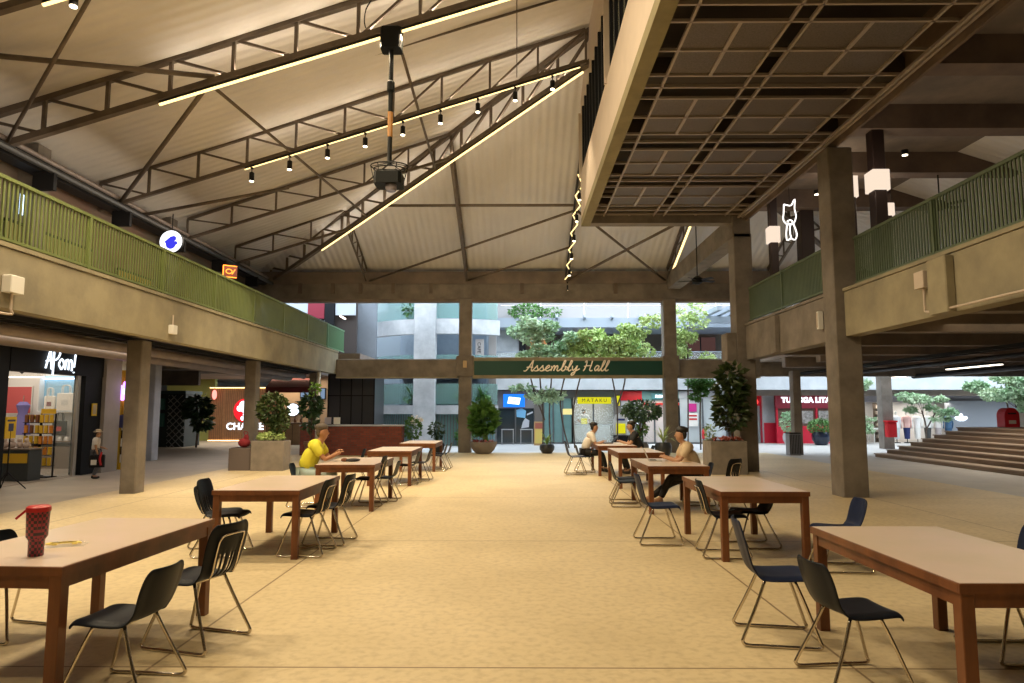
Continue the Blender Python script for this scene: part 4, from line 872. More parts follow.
for k in range(-4, 5):
    for s in (-1, 1):
        x0, x1 = k*.3 - s*1.15, k*.3 + s*1.15
        pts = [(x0, 0), (x1, 2.3)]; t0 = 0; t1 = 1
        for lo_ in ((-.1, .65),):
            f = lambda xx: (xx-x0)/(x1-x0)
            a, c = sorted((f(lo_[0]), f(lo_[1]))); t0 = max(t0, a); t1 = min(t1, c)
        if t1 > t0: b.bar((x0+(x1-x0)*t0, .04, 2.3*t0), (x0+(x1-x0)*t1, .04, 2.3*t1), .03, .03, (0,1,0))
b.build('lattice_slats', M('lattice grey', (.42, .44, .44), .6), t)
MB().box(-.7, -.25, .0, .1, .9, 1.5).build('notice', M('teal notice', (.06, .2, .17), .6), t); MB().box(-.7, -.25, .0, .1, 1.65, 2.15).build('notice', bpy.data.materials['teal notice'], t)
area('corridor_light', (-15, 33.5, 3.2), 4, 3, 150, (1, .9, .75)); area('arcade_fill', (-9.6, 21.5, 3.0), 1.0, 6, 80, (.95, .88, .9)); area('arcade_fill', (-9.5, 13.5, 3.0), 1.2, 6, 70, SOFT)  # the arcade lamps are unseen, added to brighten the dark under-gallery

# ---- cafe bar behind the bushes
struct(MB().box(-11.9, -8.6, 34.2, 34.4, 0, 3.5).build('wall_cafe', M('cafe wall', (.48, .34, .22), .7, 0, (.40, .28, .18), 1)))
t = thing('cafe_counter', 'light wood cafe counter behind the bushy planter box', 'counter', (-10.9, 32.4, 0)); MB().cbox(-1.0, .9, 0, .7, 0, 1.0, .02).build('front_panel', M('light wood', (.40, .25, .13), .5, 0, (.34, .2, .1), 5), t); MB().box(-1.05, .95, -.05, .75, 1.0, 1.05).build('counter_top', m_gb, t); 
for k in range(3): MB().box(-.95+k*.62, -.93+k*.62, -.012, 0, .05, .95).build('joint', m_dkb, t)
for k in range(6):
    o = MB().lathe([(.06, 0), (.065, .12), (.03, .2), (.03, .34), (.02, .35)], (0,0,0), 10).build('bottle', M('amber bottle', (.18, .08, .03), .3), None, True); o.location = (-11.7+k*.28, 32.7, 1.05); tag(o, f'dark bottle on the cafe counter, {ORD[k]} from the slatted timber wall', 'bottle', 'bottles on the cafe counter')
t = thing('cafe_sign', 'bright white blue round lit sign inside the cafe', 'sign', (-11.15, 34.0, 1.65)); MB().tube([(0, 0, 0), (0, .08, 0)], .3, 24).build('lit_face', m_wl, t); MB().tube([(0, .08, 0), (0, .2, 0)], .33, 24).build('rim', m_blackp, t)
t = thing('menu_screen', 'pale blue menu screen above the cafe counter', 'screen', (-10.2, 34.1, 2.2)); MB().box(-.6, .6, 0, .06, 0, .5).build('screen_face', E('screen', (.3, .42, .6), .7), t); MB().box(-.64, .64, .02, .08, -.04, .54).build('bezel', m_blackp, t)
t = thing('awning', 'dark red fabric awning above the cafe', 'awning', (-10.9, 32.0, 2.65)); MB().prism([(-.9, 0, 0), (-.9, .9, .45), (-.9, .9, .5), (-.9, 0, .05)], (2.3, 0, 0)).build('fabric', M('dark red cloth', (.16, .02, .02), .8), t); MB().box(-.9, 1.4, -.01, .0, -.2, .03).build('valance', bpy.data.materials['dark red cloth'], t)
area('cafe_light', (-10.9, 33.3, 3.2), 2.5, 1, 70, (1, .8, .55))
# brick counter and kiosk
def brickmat():
    m = M('red brick', (.20, .05, .03), .8); nt = m.node_tree; N = nt.nodes; tc = N.new('ShaderNodeTexCoord'); mp = N.new('ShaderNodeMapping'); mp.inputs['Rotation'].default_value = (R(90), 0, 0); br = N.new('ShaderNodeTexBrick')
    br.inputs['Color1'].default_value = (.24, .055, .035, 1); br.inputs['Color2'].default_value = (.15, .035, .025, 1); br.inputs['Mortar'].default_value = (.10, .06, .05, 1); br.inputs['Scale'].default_value = 1
    br.inputs['Brick Width'].default_value = .23; br.inputs['Row Height'].default_value = .08; br.inputs['Mortar Size'].default_value = .008
    nt.links.new(tc.outputs['Object'], mp.inputs[0]); nt.links.new(mp.outputs[0], br.inputs['Vector']); nt.links.new(br.outputs['Color'], N['Principled BSDF'].inputs['Base Color']); return m
t = thing('brick_counter', 'long low red brick counter with a pale coping', 'counter', (-6.05, 25.0, 0)); MB().box(-1.85, 1.87, 0, .5, 0, 1.05).build('brickwork', brickmat(), t); MB().cbox(-1.88, 1.90, -.03, .53, 1.05, 1.10, .01).build('coping', m_concg, t)
for k, (x, lb) in enumerate(((-6.95, 'small dark framed card on the brick counter'), (-6.62, 'small white card on the brick counter'))):
    t = thing('counter_card', lb, 'card', (x, 25.2, 1.10)); MB().box(-.12, .12, 0, .02, .0, .27).build('card', M('card grey', (.4, .38, .45), .5) if k == 0 else m_white, t); MB().box(-.13, .13, -.04, .06, 0, .015).build('foot', m_black, t)
t = thing('kiosk', 'black metal framed glass kiosk behind the brick counter', 'kiosk', (-6.75, 27.8, 0))
MB().box(-.95, .95, .1, 2, 0, 3.1).build('walls', M('kiosk dark', (.035, .035, .04), .3), t)
for x in (-.95, -.45, .0, .45, .93): MB().box(x-.02, x+.02, .05, .1, 0, 3.1).build('frame_bar', m_black, t)
for z in (1.0, 2.2, 3.05): MB().box(-.95, .95, .06, .1, z, z+.04).build('frame_bar', m_black, t)
tag(MB().tube([(-7.28, 25.0, 0), (-7.28, 25.0, 3.1)], .07, 12).build('downpipe', m_white, None, 'all'), 'white downpipe beside the brick counter', 'pipe')

# ================================================================== PLANTERS INSIDE
def boxplanter(label, x0, x1, y0, y1, h, mat=m_terr):
    t = thing('planter_box', label, 'planter', ((x0+x1)/2, (y0+y1)/2, 0)); hx, hy = (x1-x0)/2, (y1-y0)/2
    MB().cbox(-hx, hx, -hy, hy, 0, h, .012).build('box', mat, t); MB().box(-hx+.04, hx-.04, -hy+.04, hy-.04, h, h+.012).build('soil', m_bark, t); return t
boxplanter('tall square planter box with herbs beside the person in yellow', -7.22, -6.33, 18.65, 19.25, .80)
boxplanter('low dark planter box with the red cloth bag on it', -7.86, -7.26, 18.75, 19.3, .60, M('dark box', (.15, .12, .11), .8))
boxplanter('large grey planter box with the fiddle leaf tree and red bromeliads', 4.95, 5.88, 17.65, 18.45, .84)
def plant(name, label, cat, loc, parts, group=None):
    t = thing(name, label, cat, loc, 0, group)
    for nm, b, m, sm in parts: b.build(nm, m, t, sm)
    return t
g1 = random.Random(3)
plant('herb_clump', 'bright green herbs filling the tall square planter box', 'plant', (-6.78, 18.95, .8), [('foliage', MB().leaves((0,0,.10), (.42,.28,.16), 520, .10, g1), m_leafl, None)])
plant('leafy_shrub', 'dark leafy shrub rising from the tall square planter box', 'shrub', (-6.72, 19.0, .81), [('stem', MB().tube([(0,0,0),(.03,0,.4),(-.04,.02,.9)], .025, 6).tube([(.03,0,.4),(.2,.05,.9)], .018, 6), m_bark, 'all'), ('foliage', MB().leaves((-.05,0,.85), (.5,.35,.55), 900, .13, g1).leaves((.15,0,.45), (.3,.25,.3), 250, .12, g1), M('bush leaf', (.025, .055, .015), .5, 0, (.06, .09, .02), 2), None)])
plant('leafy_shrub', 'fiddle leaf plant with pale new leaves in front of the downpipe', 'shrub', (-6.85, 22.8, 0), [('pot', MB().lathe([(.12, 0), (.20, .5), (.22, .52), (.22, .6)], (0,0,0), 16), M('brown pot', (.16, .09, .06), .7), True), ('stem', MB().tube([(0,0,.5),(.02,0,1.2),(.05,0,2.2)], .03, 6), m_bark, 'all'), ('foliage', MB().leaves((0,0,1.8), (.36,.3,.45), 240, .22, g1).leaves((0,0,1.15), (.25,.2,.25), 60, .2, g1), m_leafd, None), ('new_leaves', MB().leaves((.08,-.05,2.35), (.16,.14,.22), 50, .18, g1), M('fresh leaf', (.22, .42, .07), .5), None)])
plant('dracaena', 'spiky dark shrub in the far corridor by the lattice booth', 'shrub', (-14.1, 30.2, 0), [('stem', MB().tube([(0,0,0),(.05,0,.9),(-.05,0,1.8)], .05, 6).tube([(.03,0,.6),(.3,0,1.6)], .04, 6), m_bark, 'all'), ('foliage', MB().leaves((0,0,1.75), (.6,.5,.6), 380, .30, g1).leaves((.2,0,1.1), (.4,.4,.4), 120, .28, g1), m_leafd, None)])
t = thing('cloth_bag', 'crumpled red cloth bag on the low dark planter box', 'bag', (-7.52, 18.95, .612)); MB().ell((0, 0, .13), .17, .13, .13, 14, 8).ell((.05, 0, .26), .08, .07, .10, 10, 6).build('cloth', M('dark red bag', (.30, .02, .03), .8, 0, (.18, .012, .02), 6), t, 'all'); MB().tube(spline([(.02,0,.32),(-.02,0,.42),(.08,0,.42),(.09,0,.32)], 4), .012, 5).build('strap', bpy.data.materials['dark red bag'], t)
plant('fiddle_leaf_tree', 'tall dark fiddle leaf tree in the large grey planter box', 'tree', (5.62, 18.05, .85), [('trunk', MB().tube([(0,0,0),(.03,0,.5),(-.02,.02,1.2),(.02,0,1.9)], .03, 6), m_bark, 'all'), ('foliage', MB().leaves((0,0,.72), (.44,.36,.5), 230, .25, g1, 0, .1).leaves((0,0,1.28), (.42,.34,.42), 190, .25, g1, 0, .1).leaves((.02,0,1.72), (.34,.28,.28), 110, .24, g1, 0, .1), M('fiddle leaf', (.02, .042, .012), .35, 0, (.045, .075, .02), 3), None)])
b1 = MB(); 
for k in range(16): b1.blades((-.38+.78*g1.random(), -.32+.64*g1.random(), 0), 9, .2, .022, g1, 1.0, .8)
plant('bromeliad_bed', 'red orange bromeliads along the rim of the large grey planter box', 'plant', (5.40, 18.02, .85), [('rosettes', b1, m_leafr, None)])
plant('herb_clump', 'small pale green clump at the edge of the large grey planter box', 'plant', (5.08, 18.2, .85), [('foliage', MB().leaves((0,0,.2), (.14,.14,.24), 120, .1, g1), m_leafb, None)])
t = plant('bowl_planter', 'wide concrete bowl planter at the foot of the banner column', 'planter', (-1.28, 26.15, 0), [('bowl', MB().lathe([(.26, 0), (.40, .12), (.50, .30), (.53, .44), (.49, .44), (.44, .38)], (0,0,0), 28), M('bowl concrete', (.24, .21, .19), .8), True)])
b1 = MB()
for k in range(14): a = 2*PI*k/14; b1.blades((.36*math.cos(a), .36*math.sin(a), 0), 8, .2, .022, g1, 1.0, .7)
plant('bromeliad_bed', 'red bromeliads around the rim of the wide bowl planter', 'plant', (-1.28, 26.15, .42), [('rosettes', b1, M('crimson leaf', (.42, .05, .07), .5, 0, (.55, .2, .16), 8), None)])
b1 = MB()
for k in range(12): b1.blades((-.25+.5*g1.random(), -.25+.5*g1.random(), .25+1.0*g1.random()), 18, .62, .026, g1, .75, 1.0)
b1.leaves((0,0,.85), (.55,.4,.7), 420, .34, g1, 0, -.3)
plant('dracaena', 'tall spiky green plant in the wide bowl planter', 'plant', (-1.28, 26.15, .40), [('leaf_heads', b1, m_leaf, None), ('stem', MB().tube([(0,0,0),(.03,0,1.0)], .03, 6), m_bark, 'all')])
def potplant(label, x, y, r, h, pm, parts):
    return plant('potted_plant', label, 'plant', (x, y, 0), [('pot', MB().lathe([(r*.6, 0), (r*.95, h*.4), (r, h*.75), (r*.85, h), (r*.75, h*.93)], (0,0,0), 22), pm, True)] + parts)
m_pot = M('dark pot', (.025, .03, .04), .35)
potplant('round dark pot with a spiky agave standing under the banner', 1.14, 26.25, .29, .34, m_pot, [('leaves', MB().blades((0,0,.3), 22, .62, .03, g1, .75, 1.1), M('agave leaf', (.22, .36, .08), .5, 0, (.14, .28, .06), 4), None)])
potplant('dark pot with arching strap leaves right of the tall shrub, near the laptop screen', 5.12, 24.2, .30, .5, m_pot, [('leaves', MB().blades((0,0,.48), 26, .75, .02, g1, .9, 1.1), m_leafl, None)])
potplant('grey pot with a tall dark shrub over strap leaves, beside the far column', 4.35, 24.6, .34, .5, M('grey pot', (.16, .16, .17), .6), [('trunk', MB().tube([(0,0,.4),(.05,0,1.2)], .035, 6).tube([(.05,0,.9),(.4,0,1.5)], .025, 6).tube([(.05,0,.9),(-.3,0,1.5)], .025, 6), m_bark, 'all'), ('crown', MB().leaves((.1,0,1.62), (.85,.5,.42), 900, .16, g1), M('grey green leaf', (.03, .085, .05), .5, 0, (.08, .16, .09), 2), None), ('under_leaves', MB().blades((0,0,.45), 26, .85, .022, g1, .8, 1.2).leaves((0,0,1.0), (.4,.3,.3), 150, .14, g1), m_leaf, None)])
potplant('glossy round blue black pot with a fine leaved bush, before the red shop front', 14.25, 32.4, .42, .62, M('glossy navy pot', (.012, .018, .04), .15), [('foliage', MB().leaves((0,0,.88), (.7,.6,.42), 700, .14, g1), m_leaf, None)])
potplant('grey pot with a shrub between the two red shop fronts', 12.85, 32.6, .3, .55, m_concg, [('foliage', MB().leaves((0,0,1.1), (.42,.4,.62), 380, .16, g1), m_leafb, None)])
potplant('dark pot of shade plants at the foot of the slender column near the brick counter', -3.05, 26.2, .3, .4, m_pot, [('leaves', MB().blades((0,0,.36), 20, .7, .025, g1, .8, 1.2).leaves((0,0,.9), (.35,.3,.4), 160, .14, g1), m_leafd, None)])
potplant('white flowered potted plant at the end of the brick counter', -3.95, 25.9, .25, .45, m_pot, [('leaves', MB().leaves((0,0,.95), (.38,.3,.5), 260, .15, g1), m_leaf, None), ('flowers', MB().leaves((.15,0,1.25), (.25,.2,.18), 60, .12, g1), m_white, None)])

# ================================================================== COURTYARD AND FAR BUILDING (front on Y = 33.5)
FYB = 33.5
m_facade = M('facade concrete', (.55, .58, .62), .8, 0, (.46, .49, .53), 1.5); m_blueg = M('blue grey steel', (.30, .35, .42), .5)
struct(MB().box(-1.05, 34, FYB-.3, FYB+3, 2.62, 3.55).build('trim_far_slab', m_facade)); struct(MB().box(-1.05, 34, FYB+.3, FYB+3, 2.35, 2.62).build('trim_far_soffit', m_dark))
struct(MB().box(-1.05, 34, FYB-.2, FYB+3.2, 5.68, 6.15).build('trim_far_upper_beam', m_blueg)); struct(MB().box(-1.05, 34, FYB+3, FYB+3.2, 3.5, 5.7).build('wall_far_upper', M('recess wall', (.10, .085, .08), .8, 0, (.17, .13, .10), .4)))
m_panelw = M('white cladding', (.34, .325, .33), .6)
t = thing('cladding_wall', 'bright white panelled parapet wall at the top of the building across the courtyard', 'wall panels', (0, FYB+.5, 6.15))
for k in range(13): MB().cbox(-1.0+k*2.2, 1.17+k*2.2, 0, .1, .0, .72, .01).build('panel', m_panelw, t); MB().cbox(-1.0+k*2.2, 1.17+k*2.2, 0, .1, .74, 2.2, .01).build('panel', m_panelw, t)
for k, x in enumerate(np.arange(.6, 12, 1.35)): tag(MB().bar((x, FYB-.55, 6.2), (x, FYB+.3, 6.0), .12, .16).build('steel_bracket', m_blueg), f'small steel bracket on the far upper beam, {ORD[k]} from the round tower', 'bracket', 'brackets on the far beam')
struct(MB().box(-1.05, .1, FYB+1, FYB+1.2, 3.5, 5.7).build('wall_far_panel', m_concg)); struct(MB().box(.12, .42, FYB+.8, FYB+1.1, 3.5, 5.7).build('trim_far_post', m_blackp))
for k, (x0, x1, z0, z1, c, lb) in enumerate(((.7, 1.6, 4.3, 5.5, (.75, .35, .15), 'orange lit window on the upper floor behind the trees, nearest the round tower'), (3.2, 4.6, 4.2, 5.5, (.55, .25, .12), 'wide brownish lit window on the upper floor behind the trees'), (5.6, 6.6, 4.3, 5.4, (.12, .55, .25), 'green lit sign window on the upper floor behind the trees'), (9.0, 10.6, 3.9, 5.5, (.10, .05, .045), 'dark red recess window on the upper floor near the pergola'))):
    t = thing('upper_window', lb, 'window', ((x0+x1)/2, FYB+2.9, z0)); hw = (x1-x0)/2; MB().box(-hw, hw, -.03, 0, 0, z1-z0).build('pane', E('upper window glow', c, .8), t); MB().box(-hw-.06, hw+.06, -.02, .05, -.06, 0).build('sill', m_black, t); MB().box(-.03, .03, -.06, -.03, 0, z1-z0).build('mullion', m_black, t)
t = thing('balcony_rail', 'grey glass balcony rail on the first floor across the courtyard', 'railing', (0, FYB-.1, 3.55)); MB().box(-1.0, 11, 0, .02, .05, .9).build('glass_panel', m_glassc, t); MB().box(-1.0, 11, -.02, .04, .9, .95).build('top_rail', m_blueg, t)
for k in range(13): MB().box(-1.0+k*.95, -.97+k*.95, -.02, .04, 0, .9).build('baluster_post', m_blueg, t)
# ground floor shop fronts
struct(MB().box(-1.05, 34, FYB+2.6, FYB+2.8, 0, 2.6).build('wall_far_ground', M('shop interior wall', (.40, .40, .38), .8, 0, (.30, .31, .30), .5)))
m_fr = M('shop frame', (.10, .11, .12), .4); m_teal = M('teal glass', (.19, .33, .33), .1, 0, (.13, .25, .26), .8)
def shopfront(label, x0, x1, hz, head, glass, nd=2, y=FYB):
    t = thing('storefront', label, 'shop front', ((x0+x1)/2, y, 0)); hw = (x1-x0)/2
    MB().box(-hw, hw, .0, .12, hz, 2.55).build('header', head, t); MB().box(-hw, hw, .06, .08, .05, hz).build('glazing', glass, t)
    for k in range(nd+1): x = -hw + 2*hw*k/nd; MB().box(x-.035, x+.035, .0, .1, 0, hz).build('mullion', m_fr, t)
    MB().box(-hw, hw, .0, .1, 0, .08).build('threshold', m_fr, t); return t
shopfront('dark glazed shop front under the blue lit sign', -1.0, .85, 1.72, M('grey header', (.20, .19, .20), .7), M('dark glass', (.035, .05, .06), .08), 2)
struct(MB().box(.85, 1.3, FYB-.05, FYB+.4, 0, 2.6).build('trim_far_pier', M('brown grey pier', (.14, .125, .115), .8)))
shopfront('pale teal glazed front behind the slim tree trunks', 1.3, 2.7, 2.2, m_fr, m_teal, 3)
shopfront('bright open shop front under the yellow sign board', 2.7, 4.75, 2.25, m_fr, m_glassc, 2)
struct(MB().box(4.75, 5.05, FYB-.05, FYB+.4, 0, 2.6).build('trim_far_pier', bpy.data.materials['brown grey pier']))
shopfront('grey panelled front under the plain red board', 5.05, 6.1, 2.1, m_red, M('grey panel', (.42, .44, .47), .5), 2)
shopfront('bright shop front with a white sign and red strip behind the potted shrub', 6.1, 7.9, 2.1, M('teal header', (.10, .22, .22), .5), M('lit glass', (.62, .55, .52), .2), 3)
shopfront('grey front with the magenta poster behind the far column', 7.9, 10.2, 2.2, M('grey header two', (.36, .38, .42), .6), M('grey panel two', (.45, .50, .52), .4), 2)
area('mataku_light', (3.7, FYB+1.4, 2.3), 1.8, 1.6, 60, (1, .95, .85)); area('blue_shop_light', (0, FYB+1.4, 2.3), 1.5, 1.2, 12, (.6, .8, 1)); area('right_shop_light', (7, FYB-.6, 2.5), 3, .4, 25, (1, .93, .85), (0,0,0))
m_blue = E('blue glow', (.02, .22, .95), 1.3)
t = thing('lit_sign', 'glowing blue panel with a tilted white plate over the dark shop front', 'sign', (-.12, FYB-.05, 2.08)); MB().box(-.55, .50, -.03, .03, -.3, .33).build('blue_panel', m_blue, t); MB().prism([(-.35,-.05,-.12),(.22,-.05,-.18),(.30,-.05,.14),(-.28,-.05,.20)], (0,-.02,0)).build('white_plate', m_wl, t); MB().box(-.14, .12, -.085, -.07, -.02, .02).build('lettering', m_blackp, t); MB().box(-.1, .16, -.085, -.07, .06, .09).build('lettering', m_blackp, t)
t = thing('window_poster', 'white and pale blue poster figure on the dark shop front glass', 'poster', (.28, FYB+.03, .75)); MB().prism([(-.3,0,.55),(.12,0,.5),(.16,0,.85),(-.05,0,.98),(-.32,0,.9)], (0,.01,0)).build('blue_patch', M('sky blue print', (.20, .50, .80), .5), t); MB().prism([(-.08,0,.0),(.3,0,.06),(.32,0,.38),(.12,0,.5),(.0,0,.3)], (0,.01,0)).build('white_patch', M('white print', (.55, .58, .66), .5), t); MB().prism([(.2,0,.62),(.5,0,.75),(.48,0,.82),(.2,0,.7)], (0,.01,0)).build('stripe', bpy.data.materials['white print'], t)
for k, x in enumerate((-.45, .45)):
    t = thing('cafe_table', 'small pale cafe table outside the dark shop front, ' + ('near the round tower' if k == 0 else 'near the yellow board'), 'table', (x, FYB-.7, 0), 0, 'small cafe tables'); MB().box(-.3, .3, -.25, .25, .70, .73).build('tabletop', m_concg, t)
    for a in (-.27, .27):
        for c in (-.22, .22): MB().box(a-.015, a+.015, c-.015, c+.015, 0, .70).build('leg', m_concg, t)
t = thing('shop_sign', 'yellow sign board with spaced dark capital letters across the courtyard', 'sign', (3.78, FYB-.12, 2.10)); MB().box(-.83, .80, 0, .08, -.16, .16).build('board', E('yellow board', (.85, .80, .02), .85), t); text('MATAKU', .235, M('dark letter', (.05, .04, .01), .6), 'lettering', (-.02, -.015, 0), FACE_Y, t, .02, 1.45)
t = thing('banner_flag', 'narrow yellow vertical sign next to the yellow sign board', 'sign', (4.93, FYB-.09, 1.85)); MB().box(-.07, .07, 0, .04, 0, .48).build('panel', bpy.data.materials['yellow board'], t); MB().box(-.09, .09, -.01, .05, .48, .52).build('clip', m_black, t)
t = thing('projecting_sign', 'small pale yellow lit sign among the tree trunks', 'sign', (2.42, FYB-.5, 1.42)); MB().cbox(-.22, .22, -.05, .05, 0, .28, .02).build('lit_face', E('pale yellow face', (.95, .85, .35), 1.0), t); MB().box(-.03, .03, .05, .5, .1, .16).build('arm', m_black, t)
t = thing('shop_sign', 'white lettered lit sign above the potted shrub', 'sign', (7.05, FYB-.08, 2.32)); MB().box(-.5, .5, 0, .05, -.14, .14).build('board', M('sign teal', (.06, .20, .22), .4), t); text('nexus', .27, m_wl, 'lettering', (0, -.02, 0), FACE_Y, t, .02, 1.0, .01)
t = thing('sign_strip', 'red strip sign under the white lettered sign', 'sign', (7.1, FYB-.06, 1.93)); MB().box(-.95, .8, 0, .04, -.06, .06).build('strip', E('red strip light', (.9, .10, .08), .9), t); MB().box(-.95, .8, -.01, .05, .06, .075).build('rail', m_white, t)
t = thing('door_poster', 'white jar shaped outline on the grey door under the red board', 'poster', (5.65, FYB-.03, 1.0)); b = MB()
for P in ([(-.2,0,.0),(.2,0,.0),(.24,0,.4),(.12,0,.52),(-.12,0,.52),(-.24,0,.4),(-.2,0,0)], [(-.12,0,.52),(-.1,0,.8),(.1,0,.8),(.12,0,.52)], [(-.1,0,.15),(.1,0,.15),(.12,0,.35),(-.12,0,.35),(-.1,0,.15)]): b.tube(P, .025, 6)
b.build('outline', m_wl, t)
t = thing('sandwich_board', 'white rounded standing sign with a yellow panel in the courtyard', 'sign', (4.55, 30.2, 0)); MB().prism([(-.3,0,.35),(.3,0,.35),(.32,0,1.2),(.24,0,1.42),(0,0,1.5),(-.24,0,1.42),(-.32,0,1.2)], (0,.05,0)).build('board', M('pale sign', (.66, .70, .74), .5), t); MB().box(-.2, .2, -.015, 0, .62, 1.05).build('yellow_panel', bpy.data.materials['yellow board'], t); MB().box(-.18, .18, -.015, 0, 1.18, 1.26).build('lettering', M('navy letter', (.03, .05, .2), .5), t)
for a in (-.26, .22): MB().box(a, a+.04, 0, .05, 0, .36).build('leg', m_black, t)
t = thing('crate_stack', 'black crate standing under the white rounded sign', 'crate', (4.55, 29.9, 0)); MB().cbox(-.35, .35, -.2, .2, 0, .55, .02).build('crate_body', m_blackp, t); MB().box(-.37, .37, -.22, .22, .5, .55).build('rim', m_black, t)
t = thing('menu_board', 'leaning yellow and brown menu board by the round pot', 'sign', (1.0, 32.0, 0), R(-8)); b = MB().prism([(-.22,0,.0),(.22,0,.0),(.22,.12,1.1),(-.22,.12,1.1)], (0,.03,.0)); b.build('frame', M('board wood', (.45, .28, .12), .6), t); MB().prism([(-.17,-.002,.1),(.17,-.002,.1),(.17,.09,.75),(-.17,.09,.75)], (0,-.012,0)).build('yellow_sheet', M('yellow sheet', (.62, .48, .12), .6), t); MB().prism([(-.17,.082,.78),(.17,.082,.78),(.17,.112,1.03),(-.17,.112,1.03)], (0,-.012,0)).build('red_sheet', M('brown red sheet', (.35, .10, .07), .6), t)
t = thing('poster', 'magenta poster over a white and red notice by the far column', 'poster', (8.55, FYB-.03, 1.1)); MB().box(-.18, .2, 0, .02, .45, .85).build('magenta_sheet', M('magenta', (.45, .02, .20), .5), t); MB().box(-.22, .24, 0, .02, -.25, .40).build('notice', m_white, t); MB().box(-.18, .2, -.008, 0, .05, .14).build('red_line', m_red, t); MB().box(-.18, .2, -.008, 0, .22, .30).build('red_line', m_red, t)
t = thing('fire_extinguisher', 'small red fire extinguisher by the grey front', 'extinguisher', (9.0, FYB-.2, .25)); MB().lathe([(.07, 0), (.08, .02), (.08, .38), (.03, .45), (.03, .5)], (0,0,0), 14).build('cylinder', m_red, t, True); MB().box(-.05, .05, -.02, .02, .5, .55).build('valve', m_black, t)
tp, _, _ = person('person in a white top and yellow apron standing inside the shop under the yellow sign', (3.35, FYB+1.0, 0), R(180), .03, [(-.2, .3, 1.05), (.2, .3, 1.05)], [(-.1, .02, 0), (.1, .05, 0)], sk2, M('bright white top', (.8, .8, .82), .7), pa_k, hr_b, shoe_k, .98, stand=True)
MB().box(-.16, .16, .14, .16, .9, 1.25).build('apron', bpy.data.materials['yellow board'], tp)
t = thing('shop_counter', 'white service counter inside the shop under the yellow sign', 'counter', (3.7, FYB+.5, 0)); MB().cbox(-.9, .9, 0, .35, 0, .9, .02).build('front_panel', m_white, t); MB().box(-.93, .93, -.03, .38, .9, .94).build('counter_top', m_concg, t)
# red shop fronts towards the terrace
t = thing('red_shop', 'red framed shop front with white capital letters on the fascia', 'shop front', (14.4, 34.0, 0)); m_rd = M('shop red', (.52, .012, .035), .4)
MB().box(-1.6, 1.6, 0, .2, 1.72, 2.42).build('fascia', M('dark red fascia', (.26, .012, .03), .5), t); MB().box(-1.6, 1.6, 0, .15, 0, .85).build('base_panel', m_rd, t); MB().box(-1.6, 1.6, .1, .14, .85, 1.72).build('window_pane', M('brown window', (.16, .10, .08), .15), t)
for x in (-1.6, -.5, .35, 1.25): MB().box(x, x+.08, -.02, .15, .85, 1.72).build('frame_post', m_rd, t)
for x in (-.32, .52): MB().box(x, x+.55, .06, .1, .98, 1.6).build('window_poster', M('grey print', (.45, .42, .40), .6, 0, (.15, .13, .12), 9), t)
text('TUNGGA LITA', .37, m_wl, 'lettering', (-.12, -.03, 2.12), FACE_Y, t, .04, 1.0, .014)
t = thing('red_shop', 'narrow red shop front with a glowing red sign, next to the fiddle leaf column', 'shop front', (12.2, 34.6, 0)); MB().box(-1.2, .1, 0, .2, 1.85, 2.4).build('fascia', m_rd, t); MB().box(-1.2, .1, .08, .12, 0, 1.85).build('glazing', M('dim glass', (.30, .34, .36), .15), t); MB().cbox(.1, .75, -.1, .3, 0, 2.5, .02).build('pier', m_concg, t); MB().box(.15, .72, -.14, -.1, 0, 1.0).build('red_panel', m_rd, t)
for x in (-1.2, -.75, -.3, .04): MB().box(x, x+.06, -.02, .1, 0, 1.85).build('frame_post', m_rd, t)
MB().ell((-.55, -.15, 2.05), .45, .12, .24, 16, 8).build('lit_sign', E('red lit sign', (1, .06, .05), 2.0), t, 'all')
t = thing('litter_bin', 'striped grey litter bin beside the thin column', 'bin', (10.1, 25.3, 0)); MB().cbox(-.2, .2, -.2, .2, 0, .78, .02).build('body', M('bin grey', (.22, .22, .23), .4, .4), t); MB().box(-.21, .21, -.21, .21, .78, .82).build('lid', m_black, t)
for k in range(7): MB().box(-.19+k*.058, -.165+k*.058, -.212, -.2, .06, .74).build('bar', m_black, t)
# clothing shop and logo wall
struct(MB().box(17, 34, 36, 36.3, 0, 2.4).build('wall_clothes_shop', m_shopw)); struct(MB().box(16, 34, 35.2, 36.4, 2.05, 2.5).build('trim_clothes_fascia', M('mauve fascia', (.30, .29, .33), .7)))
struct(MB().box(21.9, 26, 35, 35.3, 0, 2.1).build('wall_logo', M('grey logo wall', (.28, .30, .34), .7)))
area('clothes_light', (20, 35.0, 2.0), 4, .6, 60, (1, .92, .8))
t = thing('wall_logo', 'white lit three leaf logo on the grey wall above the steps', 'logo', (22.5, 34.95, 1.20)); t.scale = (.8, 1, .8); b = MB()
for (a, r_) in ((0, .42), (62, .42), (-62, .42)):
    a = R(a); P = []; 
    for k in range(14): u = 2*PI*k/14; lx, lz = .13*math.sin(u), .21+.23*-math.cos(u); P.append((lx*math.cos(a)+lz*math.sin(a), 0, -lx*math.sin(a)+lz*math.cos(a)-.1))
    b.prism(P, (0, .03, 0))
b.build('leaves', m_wl, t); bl = MB()
for k in range(3): bl.box(-.36+.03*k, .36-.03*k, -.01, 0, -.13+k*.055, -.105+k*.055)
bl.build('stripes', bpy.data.materials['grey logo wall'], t)
cl = [((.75, .75, .78), (.55, .6, .62)), ((.70, .42, .38), (.02, .03, .12)), ((.82, .80, .78), (.8, .78, .74)), ((.82, .82, .80), (.05, .05, .05)), ((.70, .66, .64), (.4, .35, .35)), ((.05, .12, .22), (.03, .08, .16))]
